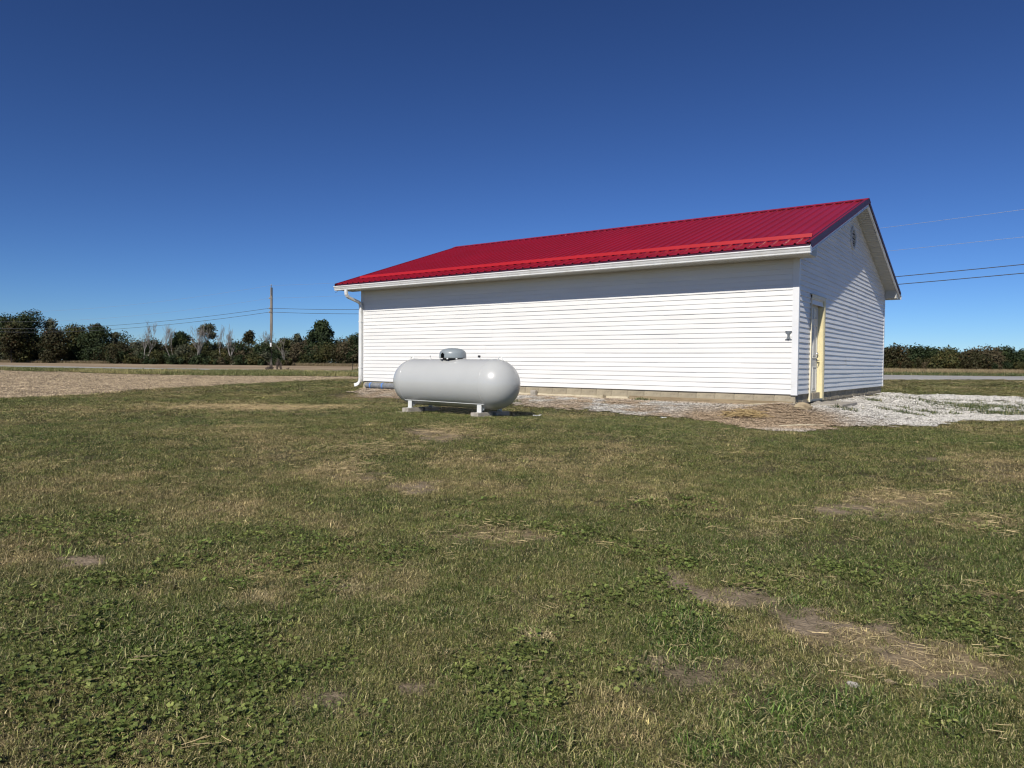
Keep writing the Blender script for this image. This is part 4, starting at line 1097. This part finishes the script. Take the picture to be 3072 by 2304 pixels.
tree(-185.0, 162.1, 10.8, 4.8, 'lf_dark', 'dark rounded tree beside the barn downspout', 16, n=2600, zb=.03)
bare_tree(-251.4, 125.7, 15.1, 'leafless pale tree right of the dense left grove', 41, 2)
bare_tree(-243.4, 131.6, 14.3, 'forked leaning dead tree in the middle of the left thicket', 42, 2, tilt=.3)
bare_tree(-234.7, 135.5, 15.7, 'tall many stemmed leafless tree left of the flat topped tree', 43, 3)
bare_tree(-223.6, 141.2, 14.2, 'dead tree with broken upright limbs left of the utility pole', 44, 2, spread=.4, tilt=.22, r=.24)
bare_tree(-228.5, 140.0, 14.0, 'slender leafless tree leaning beside the broken dead tree', 47, 1, tilt=.3)
bare_tree(-218.8, 152.1, 12.9, 'thin leafless tree nearest the utility pole on its left', 45, 2, r=.10)
bare_tree(-206.0, 150.0, 9.5, 'bent bare tree just right of the utility pole', 46, 1, tilt=.4, r=.14)
# the thicket below them reads as one mass
def thicket(name, label, rows, seed, kinds, hmin, hmax):
    g = np.random.default_rng(seed); Vs = []; Fs = []; MI = []; RN = []; off = 0
    for (x0, y0, x1, y1, cnt, hs) in rows:
        for i in range(cnt):
            t = (i + g.uniform(0, 1)) / cnt; x = x0 + (x1 - x0) * t + g.uniform(-3, 3); y = y0 + (y1 - y0) * t + g.uniform(-3, 3)
            H = (hmin + (hmax - hmin) * g.random() ** 1.4) * hs; R = H * g.uniform(.45, .8); n = int(210 * H / 2)
            me, _ = crown_mesh('tmp', int(g.integers(1e6)), H, R, H * .03, .29, int(n * 1.7), M['lf_dark'], 7, .15)
            co = np.empty(len(me.vertices) * 3, np.float32); me.vertices.foreach_get('co', co); co = co.reshape(-1, 3)
            rn = np.empty(len(me.vertices), np.float32); me.attributes['rnd'].data.foreach_get('value', rn)
            bpy.data.meshes.remove(me)
            co += np.array([x, y, gz(x, y) - .1]); Vs.append(co); RN.append(rn)
            Fs.append(np.arange(len(co)).reshape(-1, 4) + off); off += len(co); MI.append(np.full(len(co) // 4, int(g.choice(len(kinds), p=[k[1] for k in kinds]))))
    V = np.concatenate(Vs); F = np.concatenate(Fs); me = bpy.data.meshes.new(name)
    me.from_pydata(V.tolist(), [], F.tolist())
    for k, _ in kinds: me.materials.append(M[k])
    me.polygons.foreach_set('material_index', np.concatenate(MI).astype(np.int32))
    me.attributes.new('rnd', 'FLOAT', 'POINT').data.foreach_set('value', np.concatenate(RN)); me.update()
    return tag(link(name, me), label, 'thicket', None, 'stuff')
thicket('thicket', 'low dark thicket of bushes below the left tree line',
        [(-318, 96, -262, 124, 26, 1.0), (-326, 106, -266, 134, 22, 1.5), (-266, 121, -205, 155, 40, 1.1), (-276, 128, -206, 168, 40, 1.25), (-208, 153, -178, 168, 22, 1.05), (-206, 164, -168, 182, 20, 1.25), (-258, 122, -200, 152, 34, .65), (-250, 117, -197, 146, 40, .42)],
        77, [('lf_dark', .32), ('lf_olive', .26), ('lf_rust', .12), ('lf_grey', .10), ('lf_tan', .20)], 4.2, 8.6)
# right far wood
RT = [(-54.5, 369.5, 11.1, 7.0, 'lf_rust', 'rounded brown green tree beside the far barn corner at right'), (-47.5, 393.2, 11.9, 7.6, 'lf_dark', 'highest dark crown of the far right wood near the barn'),
      (-41.0, 404.2, 10.8, 6.2, 'lf_dark', 'second dark crown of the far right wood from the barn'), (-32.9, 391.5, 10.0, 6.4, 'lf_olive', 'olive crown in the far right wood with a pale fringe'),
      (-27.2, 414.4, 10.6, 6.8, 'lf_tan', 'tan topped crown in the middle of the far right wood'), (-19.1, 401.7, 10.2, 7.2, 'lf_tan', 'large tan brown crown with a pale trunk in the far right wood'),
      (-11.7, 413.3, 11.0, 7.2, 'lf_dark', 'pointed dark crown near the right edge of the picture'), (-5.4, 405.5, 10.0, 5.8, 'lf_dark', 'dark crown cut by the right edge of the picture'),
      (-34.1, 374.6, 7.6, 5.4, 'lf_olive', 'low olive tree with visible trunks in front of the far right wood'), (-22.6, 383.0, 7.6, 6.0, 'lf_rust', 'low reddish brown tree in front of the far right wood')]
for i, (x, y, H, R, k, lb) in enumerate(RT):
    tree(x, y, H, R, k, lb, 60 + i, zb=.05 if H > 8 else .12, n=2600, leaf=.5, lobes=10)
thicket('woodland', 'far right wood of mixed autumn trees behind the crop field', [(-150, 330, 110, 480, 76, 1.0), (-140, 318, 90, 450, 84, .62), (-150, 345, 120, 505, 66, 1.12)], 78,
        [('lf_dark', .30), ('lf_olive', .30), ('lf_rust', .20), ('lf_tan', .20)], 5.6, 8.6)

# ================================================================== SCATTERED STUFF
def scatter(name, label, P, rot, scl, idx, tint, srcs, kind='stuff'):
    me = bpy.data.meshes.new(name); me.from_pydata(P.tolist(), [], [])
    n = len(P)
    me.attributes.new('rot', 'FLOAT_VECTOR', 'POINT').data.foreach_set('vector', rot.astype(np.float32).ravel())
    me.attributes.new('scl', 'FLOAT_VECTOR', 'POINT').data.foreach_set('vector', scl.astype(np.float32).ravel())
    me.attributes.new('idx', 'INT', 'POINT').data.foreach_set('value', idx.astype(np.int32))
    c = np.concatenate([tint, np.ones((n, 1))], 1).astype(np.float32)
    me.attributes.new('tint', 'FLOAT_COLOR', 'POINT').data.foreach_set('color', c.ravel())
    o = link(name, me); tag(o, label, None, None, kind)
    col = bpy.data.collections.new(name + '_sources')
    for i, s in enumerate(srcs):
        so = bpy.data.objects.new('%s_source_%02d' % (name, i), s); col.objects.link(so)
    nt = bpy.data.node_groups.new(name + '_scatter', 'GeometryNodeTree')
    nt.interface.new_socket('Geometry', in_out='INPUT', socket_type='NodeSocketGeometry'); nt.interface.new_socket('Geometry', in_out='OUTPUT', socket_type='NodeSocketGeometry')
    gi = nt.nodes.new('NodeGroupInput'); go = nt.nodes.new('NodeGroupOutput'); ip = nt.nodes.new('GeometryNodeInstanceOnPoints'); ci = nt.nodes.new('GeometryNodeCollectionInfo')
    ci.inputs['Collection'].default_value = col; ci.inputs['Separate Children'].default_value = True; ci.inputs['Reset Children'].default_value = True
    ip.inputs['Pick Instance'].default_value = True
    def na(nm, ty):
        a = nt.nodes.new('GeometryNodeInputNamedAttribute'); a.data_type = ty; a.inputs['Name'].default_value = nm; return a.outputs['Attribute']
    e2r = nt.nodes.new('FunctionNodeEulerToRotation')
    L = nt.links.new
    L(gi.outputs[0], ip.inputs['Points']); L(ci.outputs[0], ip.inputs['Instance']); L(na('idx', 'INT'), ip.inputs['Instance Index'])
    L(na('rot', 'FLOAT_VECTOR'), e2r.inputs[0]); L(e2r.outputs[0], ip.inputs['Rotation']); L(na('scl', 'FLOAT_VECTOR'), ip.inputs['Scale']); L(ip.outputs[0], go.inputs[0])
    md = o.modifiers.new('scatter', 'NODES'); md.node_group = nt
    return o
def finish_src(name, V, F, rn, mat):
    me = bpy.data.meshes.new(name); me.from_pydata([tuple(v) for v in V], [], F); me.materials.append(mat)
    me.attributes.new('rnd', 'FLOAT', 'POINT').data.foreach_set('value', np.asarray(rn, np.float32)); me.update(); return me
def tuft(seed, n, rad, h, w, lean, flat=0.0):
    g = np.random.default_rng(seed); V = []; F = []; rn = []
    for i in range(n):
        a = g.uniform(0, 6.28); d = rad * math.sqrt(g.random()); bx, by = d * math.cos(a), d * math.sin(a)
        az = g.uniform(0, 6.28); ln = abs(g.normal(0, lean)) + .15; hh = h * g.uniform(.45, 1.15); ww = w * g.uniform(.6, 1.2)
        r_ = g.random()
        if g.random() < flat or (r_ > .74 and h < .08): ln = g.uniform(1.05, 1.5); hh *= 1.2
        dx, dy = math.cos(az), math.sin(az); px, py = -dy * ww / 2, dx * ww / 2
        m1 = hh * .55; t1 = ln * .7; t2 = ln * 1.35
        p1 = (bx + dx * m1 * math.sin(t1), by + dy * m1 * math.sin(t1), m1 * math.cos(t1))
        p2 = (p1[0] + dx * hh * .5 * math.sin(t2), p1[1] + dy * hh * .5 * math.sin(t2), max(.003, p1[2] + hh * .5 * math.cos(t2)))
        k = len(V); V += [(bx - px, by - py, -.006), (bx + px, by + py, -.006), (p1[0] + px * .85, p1[1] + py * .85, p1[2]), (p1[0] - px * .85, p1[1] - py * .85, p1[2]), p2]
        F += [(k, k + 1, k + 2, k + 3), (k + 3, k + 2, k + 4)]; rn += [r_] * 5
    return finish_src('tuft', V, F, rn, M['blade'])
def ivy(seed, n, rad):
    g = np.random.default_rng(seed); V = []; F = []; rn = []
    for i in range(n):
        a = g.uniform(0, 6.28); d = rad * math.sqrt(g.random()); c = np.array([d * math.cos(a), d * math.sin(a), g.uniform(.010, .036)])
        R_ = g.uniform(.005, .0125); nz = np.array([g.normal(0, .45), g.normal(0, .45), 1]); nz /= np.linalg.norm(nz)
        t = np.cross(nz, [math.cos(a * 3), math.sin(a * 3), 0]); t /= np.linalg.norm(t); b = np.cross(nz, t); k = len(V)
        V.append(tuple(c - nz * R_ * .25)); r_ = g.random(); rn.append(r_)
        for j in range(10):
            th = -2.75 + 5.5 * j / 9; rr = R_ * (1 + .10 * ((-1) ** j)); V.append(tuple(c + (t * math.cos(th) + b * math.sin(th)) * rr + nz * R_ * .08 * ((j % 3) - 1))); rn.append(r_)
        F += [(k, k + 1 + j, k + 2 + j) for j in range(9)]
        V += [tuple(c - nz * R_ * .25), tuple(c - nz * R_ * .25 + b * .002), (c[0] * .9, c[1] * .9, 0)]; rn += [.2] * 3; F.append((k + 11, k + 12, k + 13))
    return finish_src('ivy', V, F, rn, M['ivyleaf'])
def straws(seed, n, rad, L0, L1, w):
    g = np.random.default_rng(seed); V = []; F = []; rn = []
    for i in range(n):
        a = g.uniform(0, 6.28); d = rad * math.sqrt(g.random()); cx, cy = d * math.cos(a), d * math.sin(a); az = g.uniform(0, 6.28) if g.random() < .5 else g.normal(0, .9); L = g.uniform(L0, L1) * g.uniform(.5, 1); tl = g.normal(0, .10); z = g.uniform(.008, .03)
        dx, dy = math.cos(az), math.sin(az); ww = w * g.uniform(.6, 1.2); px, py = -dy * ww / 2, dx * ww / 2; k = len(V); bend = g.normal(0, .05) * L
        for t, bb in ((-.5, 0), (0, 1), (.5, 0)):
            x = cx + dx * L * t + px / ww * 2 * bend * bb; y = cy + dy * L * t + py / ww * 2 * bend * bb; zz = max(.004, z + L * t * tl)
            V += [(x - px, y - py, zz), (x + px, y + py, zz), (x, y, zz + ww * .7)]; rn += [0] * 3
        r_ = g.random(); rn[-9:] = [r_] * 9
        for s_ in (0, 3): F += [(k + s_, k + s_ + 3, k + s_ + 5, k + s_ + 2), (k + s_ + 1, k + s_ + 2, k + s_ + 5, k + s_ + 4)]
    return finish_src('straws', V, F, rn, M['straw'])
def pebbles(seed, n, rad, r0, r1):
    g = np.random.default_rng(seed); V = []; F = []; rn = []
    base = [(1, 0, 0), (-1, 0, 0), (0, 1, 0), (0, -1, 0), (0, 0, 1), (0, 0, -.6), (.62, .62, .5), (-.62, .62, .5), (-.62, -.62, .5), (.62, -.62, .5)]
    fc = [(0, 6, 9), (6, 2, 7), (7, 1, 8), (8, 3, 9), (4, 6, 7), (4, 7, 8), (4, 8, 9), (4, 9, 6), (0, 2, 6), (2, 1, 7), (1, 3, 8), (3, 0, 9), (0, 5, 2), (2, 5, 1), (1, 5, 3), (3, 5, 0)]
    for i in range(n):
        a = g.uniform(0, 6.28); d = rad * math.sqrt(g.random()); R_ = g.uniform(r0, r1); s = g.uniform(.6, 1.25, 3) * np.array([1, 1, .7]); an = g.uniform(0, 6.28); k = len(V)
        for b in base:
            q = np.array(b) * s * R_ * g.uniform(.8, 1.2); V.append((d * math.cos(a) + q[0] * math.cos(an) - q[1] * math.sin(an), d * math.sin(a) + q[0] * math.sin(an) + q[1] * math.cos(an), q[2] + R_ * .35))
        rn += [g.random()] * 10; F += [tuple(k + j for j in f) for f in fc]
    return finish_src('pebbles', V, F, rn, M['pebble'])
G = np.random.default_rng(2024)
def in_view(x, y, marg=5.0):
    """the place seen from about the photographer's spot, with room to step aside"""
    cxx = x * cr.x + y * cr.y; cz = x * cf.x + y * cf.y
    return (np.abs(cxx) < cz * .80 + marg) & (cz > -1.2)
def bands(spec):
    out = []
    for r0, r1, dens, sc in spec:
        a = r1; n = int(dens * 4 * r1 * r1); n = min(n, 4_000_000)
        x = G.uniform(-r1, r1, n); y = G.uniform(-r1 * .45, r1, n) if False else G.uniform(-r1, r1, n)
        r = np.hypot(x, y); k = (r >= r0) & (r < r1) & in_view(x, y, 3.6 if r1 < 12 else 4.5)
        out.append(np.stack([x[k], y[k], np.full(k.sum(), sc)], 1))
    return np.concatenate(out)
def rots(n, tilt=.12): return np.stack([G.normal(0, tilt, n), G.normal(0, tilt, n), G.uniform(0, 6.283, n)], 1)
def lawn_ok(x, y):
    inb = (x > XL - .05) & (x < XR + .05) & (y > YF - .05) & (y < YB + .05)
    behind = (x < np.where(y > YB, XR * y / YB - 3, XR)) & (y > YF + 1.5) & (x > XL * y / YF * .98 + 3) & (y < 90)
    return (x > left_edge(y) + (fbm(x * .4, y * .4, 3) - .5) * 1.5) & ~inb & ~behind & (road_dist(x, y) > 6)
# --- lawn tufts
B = bands([(0.5, 4.5, 1500, 1.0), (4.5, 8, 850, 1.15), (8, 14, 400, 1.6), (14, 24, 130, 2.5), (24, 45, 34, 4.2), (45, 80, 9, 7.0)])
x, y, sc = B.T
ok = lawn_ok(x, y); x, y, sc = x[ok], y[ok], sc[ok]
gm_ = gravel_mask(x, y); bm2 = bare_m(x, y); sm_ = straw_m(x, y); iv = mask(IVY, x, y, 41); co_ = mask(COARSE, x, y, 51); pl = mask(PALE, x, y, 61); dp_ = mask(DEEP, x, y, 65, soft=(1.4, .3))
thin = ss(.40, .62, fbm(x * .9 + 7, y * .9, 81)) * .45
u = G.random(len(x))
keep = (u < (1 - np.clip(bm2 * 1.1, 0, .93)) * (1 - .75 * sm_) * (1 - .12 * iv) * (1 - thin)) & ((gm_ < .5) | (u < .012))
x, y, sc, bm2, sm_, iv, co_, pl, dp_ = [q[keep] for q in (x, y, sc, bm2, sm_, iv, co_, pl, dp_)]
n = len(x)
# dryness of the turf: broad drifts and small patches
dry = .50 * fbm(x * .32, y * .32, 101) + .50 * fbm(x * 1.7, y * 1.7, 107)
dry = ss(.35, .70, dry) * .68 + .20 * ss(.4, .7, fbm(x * 6, y * 6, 113)) - .40 * dp_ + .55 * pl + .35 * sm_ + .3 * bm2 - .35 * co_ - .2 * iv + G.normal(.02, .24, n)
dry = np.clip(dry, 0, 1)
green = np.array([.088, .120, .026]); olive = np.array([.178, .172, .054]); tan = np.array([.38, .295, .145]); straw_c = np.array([.46, .39, .23])
t = dry[:, None]
tint = np.where(t < .5, green + (olive - green) * (t / .5), olive + (tan - olive) * ((t - .5) / .5))
tint = tint + (straw_c - tint) * (np.clip(pl - .55, 0, 1)[:, None] * 1.5 * G.random((n, 1)))
lush = np.array([.082, .140, .026]); lw_ = np.clip(co_ * .8 + dp_ * .35, 0, .9)[:, None]; tint = tint * (1 - lw_ * (1 - t)) + lush * lw_ * (1 - t)
tint *= np.exp(G.normal(-.08, .34, (n, 1)))
SRC = [tuft(i, 40, .06, .030, .0026, 1.25, .45) for i in range(6)] + [tuft(10 + i, 18, .05, .065, .0046, 1.1, .25) for i in range(3)]
coarse_pick = (G.random(n) < np.clip(co_ * .45 + .03, 0, .8)) & (sc < 1.5)
idx = np.where(coarse_pick, 6 + G.integers(0, 3, n), G.integers(0, 6, n))
hz = np.where(sc > 1.5, 1.0 + (sc - 1.5) * .12, 1.0) * G.uniform(.65, 1.25, n) * (1 - .25 * pl)
scl = np.stack([sc * G.uniform(.85, 1.2, n), sc * G.uniform(.85, 1.2, n), hz], 1)
P = np.stack([x, y, ground_z(x, y)], 1)
scatter('grass', 'short mown grass, green and dry in patches, covering the lawn', P, rots(n, .10), scl, idx, tint, SRC)
# --- ground ivy leaves
B = bands([(0.5, 6.5, 420, 1.0)]); x, y, sc = B.T
iv = mask(IVY, x, y, 41, soft=(1.2, .6)); base = ss(.60, .72, fbm(x * 1.6 + 9, y * 1.6, 131)) * .35
k = (G.random(len(x)) < np.maximum(iv * (.28 + .65 * ss(.38, .62, fbm(x * 7, y * 7, 137))), base)) & (bare_m(x, y) < .6) & lawn_ok(x, y) & (gravel_mask(x, y) < .5); x, y = x[k], y[k]; n = len(x)
c1 = np.array([.125, .172, .042]); c2 = np.array([.24, .265, .078]); tt = G.random((n, 1)) ** 1.5; tint = (c1 + (c2 - c1) * tt) * G.uniform(.7, 1.15, (n, 1))
s_ = G.uniform(.75, 1.3, n)
scatter('ground_ivy', 'low round leaved ground ivy growing among the grass', np.stack([x, y, ground_z(x, y)], 1), rots(n, .1), np.stack([s_, s_, G.uniform(.6, 1.1, n)], 1), G.integers(0, 4, n), tint, [ivy(i, 13, .08) for i in range(4)])
# --- straw
B = bands([(1.0, 9, 160, 1.0), (9, 17, 110, 1.5)]); x, y, sc = B.T
sm_ = straw_m(x, y); k = lawn_ok(x, y) & (G.random(len(x)) < np.clip(sm_ * .9 + .007 + .06 * bare_m(x, y), 0, 1)) & (gravel_mask(x, y) < .5); x, y, sc = x[k], y[k], sc[k]; n = len(x)
tint = np.array([.50, .385, .20]) * G.uniform(.5, 1.2, (n, 1))
scatter('loose_straw', 'loose straw lying in thin patches on the lawn', np.stack([x, y, ground_z(x, y) + .012], 1), rots(n, .05), np.stack([sc, sc, np.ones(n)], 1), G.integers(0, 4, n), tint,
        [straws(i, 11, .15, .025, .10, .0020) for i in range(3)] + [straws(9, 3, .12, .05, .13, .0026)])
# --- gravel
B = bands([(11, 20, 190, 1.0), (20, 34, 60, 1.8)]); x, y, sc = B.T
k = (gravel_mask(x, y) > .5) & ~((x > XL) & (x < XR + .02) & (y > YF - .02)); x, y, sc = x[k], y[k], sc[k]; n = len(x)
br = brown_mask(x, y)[:, None]; tint = (np.array([.44, .42, .38]) * (1 + .13 * ss(-3.4, -2.6, x))[:, None] * (1 - br) + np.array([.33, .25, .165]) * br) * G.uniform(.75, 1.12, (n, 1))
scatter('gravel', 'pale crushed limestone gravel along the barn and drive', np.stack([x, y, ground_z(x, y) + .012], 1), rots(n, .05), np.stack([sc, sc, sc], 1), G.integers(0, 4, n), tint, [pebbles(i, 14, .075, .008, .020) for i in range(4)])
# --- weeds in the gravel and under the pole, verge grass, crop, stubble
TALL = [tuft(30 + i, 34, .22, .34, .012, .32, .0) for i in range(4)]
WEED = [tuft(40 + i, 40, .10, .10, .008, .7, .1) for i in range(3)]
wx = []; 
for (cx_, cy_, rx, ry, c) in ((-2.3, 22.4, .8, .35, 60), (-3.13, 18.8, .15, .2, 10), (-1.56, 21.5, 1.2, 1.3, 220), (-1.05, 22.7, 1.0, 1.6, 200), (-2.27, 16.7, .4, .25, 20), (-.4, 19.5, 1.0, 1.0, 120), (-2.0, 18.2, .7, .4, 30), (.2, 24, 1.6, 2, 120), (-6.9, 14.22, .25, .06, 7), (-3.0, 15.0, .3, .3, 12), (-9.6, 13.15, .2, .12, 10), (-1.7, 26, 1.6, .8, 50)):
    wx.append(np.stack([G.normal(cx_, rx * .5, c), G.normal(cy_, ry * .5, c)], 1))
wx = np.concatenate(wx); n = len(wx); tint = np.array([.055, .090, .022]) * G.uniform(.6, 1.3, (n, 1)); s_ = G.uniform(.6, 1.3, n)
scatter('gravel_weeds', 'small green weeds growing through the gravel', np.stack([wx[:, 0], wx[:, 1], ground_z(wx[:, 0], wx[:, 1]) + .012], 1), rots(n), np.stack([s_, s_, s_ * .7], 1), G.integers(0, 3, n), tint, WEED)
x = G.uniform(-168, -10, 60000); y = G.uniform(16, 86, 60000); k = verge_keep(x, y) & (road_dist(x, y) > 3.4) & in_view(x, y, 8); x, y = x[k], y[k]; n = len(x)
gr = fbm(x * .15, y * .15, 151); lowd = ss(8, 22, road_dist(x, y))
tint = np.array([.115, .140, .040]) + (np.array([.34, .30, .12]) - np.array([.115, .140, .040])) * np.clip(ss(.42, .62, gr) * .8 + .15 * G.random(n), 0, 1)[:, None]
tint *= G.uniform(.75, 1.2, (n, 1)); s_ = G.uniform(1.0, 2.0, n); hz = G.uniform(.5, 1.1, n) * (.7 + .5 * gr) * (.28 + .72 * ss(6, 20, road_dist(x, y) + 14 * ss(-78, -66, x)))
scatter('verge_grass', 'rough unmown grass along the road verge at left', np.stack([x, y, ground_z(x, y) + .02], 1), rots(n, .08), np.stack([s_, s_, hz], 1), G.integers(0, 4, n), tint, TALL)
# roadside grass and standing crop across the road at right
q = G.uniform(-70, 60, 40000); w_ = G.uniform(5.5, 46, 40000)
RP = np.array(ROAD[5:]); rx_ = q; ry_ = np.interp(q, RP[:, 0], RP[:, 1]); x = rx_ - w_ * .60; y = ry_ + w_ * .80
k = in_view(x, y, 10) & (road_dist(x, y) > 5.8); x, y, w_ = x[k], y[k], w_[k]; n = len(x)
gm2 = w_ < 12 + 3 * fbm(x * .2, y * .2, 5)
hz = np.where(gm2, G.uniform(.9, 1.7, n), G.uniform(1.9, 2.7, n)); s_ = G.uniform(1.6, 2.6, n)
tint = np.where(gm2[:, None], np.array([.075, .105, .032]), np.array([.27, .205, .11])) * G.uniform(.75, 1.2, (n, 1))
scatter('standing_crop', 'green roadside grass and ripe tan crop beyond the road at right', np.stack([x, y, ground_z(x, y) - .02], 1), rots(n, .06), np.stack([s_, s_, hz], 1), G.integers(0, 4, n), tint, TALL)
# stubble in the near field at left
x = G.uniform(-100, -10, 260000); y = G.uniform(-10, 50, 260000); r = np.hypot(x, y)
k = (x < left_edge(y) + (fbm(x * .4, y * .4, 3) - .5) * 1.5) & ~verge_keep(x, y) & in_view(x, y, 6) & (road_dist(x, y) > 6) & (G.random(len(x)) < np.clip((45 / r) ** 2, .12, 1)); x, y, r = x[k], y[k], r[k]; n = len(x)
tint = np.array([.52, .405, .265]) * G.uniform(.22, 1.2, (n, 1)); s_ = np.clip(r / 30, 1, 2.2) * G.uniform(.8, 1.3, n)
scatter('crop_stubble', 'cut soybean stubble and chaff covering the field at left', np.stack([x, y, ground_z(x, y) - .045], 1), rots(n, .03), np.stack([s_, s_, G.uniform(.6, 1.1, n)], 1), G.integers(0, 5, n), tint,
        [straws(50 + i, 34, .34, .05, .16, .008) for i in range(3)] + [tuft(60 + i, 18, .3, .09, .009, .8, .3) for i in range(2)])
# brown brush at the pole foot and along the left wood's edge
bare_tree(PX + .5, PY - .6, 0.95, 'leafless brown brush around the foot of the utility pole', 91, 9, 'twig', 4, .75, .03, 'brush', .8, 'bush')
bare_tree(PX + 2.6, PY + .2, 0.7, 'low brown brush right of the utility pole foot', 92, 8, 'twig', 4, .75, .03, 'brush', .8, 'bush')
bare_tree(PX - 1.0, PY + 1.6, 1.7, 'taller twiggy brown brush left behind the utility pole', 93, 6, 'twig', 4, .5, .03, 'brush', .5, 'bush')
x = np.concatenate([G.uniform(-310, -262, 2500), G.uniform(-205, -172, 2500)]); y = np.concatenate([np.interp(x[:2500], [-310, -262], [91, 117]), np.interp(x[2500:], [-205, -172], [150, 164])]) + G.normal(0, 1.6, 5000)
n = 5000; tint = np.array([.20, .155, .09]) * G.uniform(.6, 1.2, (n, 1)); s_ = G.uniform(1.6, 2.8, n)
scatter('dry_weeds', 'dry reddish weeds along the foot of the left wood', np.stack([x, y, ground_z(x, y)], 1), rots(n, .08), np.stack([s_, s_, s_ * 1.1], 1), G.integers(0, 4, n), tint, TALL)
# straw heap in front of the corner
def straw_heap():
    g = random.Random(6); m = MB(); cx_, cy_ = -4.25, 12.98; z0 = gz(cx_, cy_)
    for i in range(110):
        a = g.uniform(0, 6.28); d = .30 * math.sqrt(g.random()); L = g.uniform(.10, .34); az = g.gauss(.6, .8); h = .13 * (1 - (d / .34) ** 2) * g.random()
        if i > 104: d = .3; L = g.uniform(.4, .75); h = .03
        p = Vector((cx_ + d * 1.25 * math.cos(a), cy_ + d * .8 * math.sin(a), z0 + .02 + h)); v = Vector((math.cos(az), math.sin(az), g.gauss(0, .16))) * L / 2; b = Vector((g.gauss(0, .02), g.gauss(0, .02), g.uniform(0, .03)))
        q = [p - v, p + b, p + v]; q = [Vector((w.x, w.y, max(w.z, gz(w.x, w.y) + .012))) for w in q]
        m.tube(q, [.006, .007, .004], 4, False)
    o = m.build('straw_heap', pmat('dry_straw', (.46, .34, .16), (.36, .25, .11), 9, .7)); tag(o, 'heap of dry tan straw and roots on the gravel before the corner', 'straw', None, 'stuff')
    for i, (x0, y0, x1, y1, lb) in enumerate(((-3.45, 12.25, -2.85, 12.75, 'long pale splinter lying at the gravel edge below the heap'), (-4.55, 14.05, -4.1, 14.12, 'thin tan stick lying in the dirt under the plank'))):
        o = MB().tube([(x0, y0, gz(x0, y0) + .03), ((x0 + x1) / 2, (y0 + y1) / 2 + .02, gz((x0 + x1) / 2, (y0 + y1) / 2) + .035), (x1, y1, gz(x1, y1) + .03)], [.012, .014, .006], 6).build('stick', M['parge']); tag(o, lb, 'stick')
straw_heap()
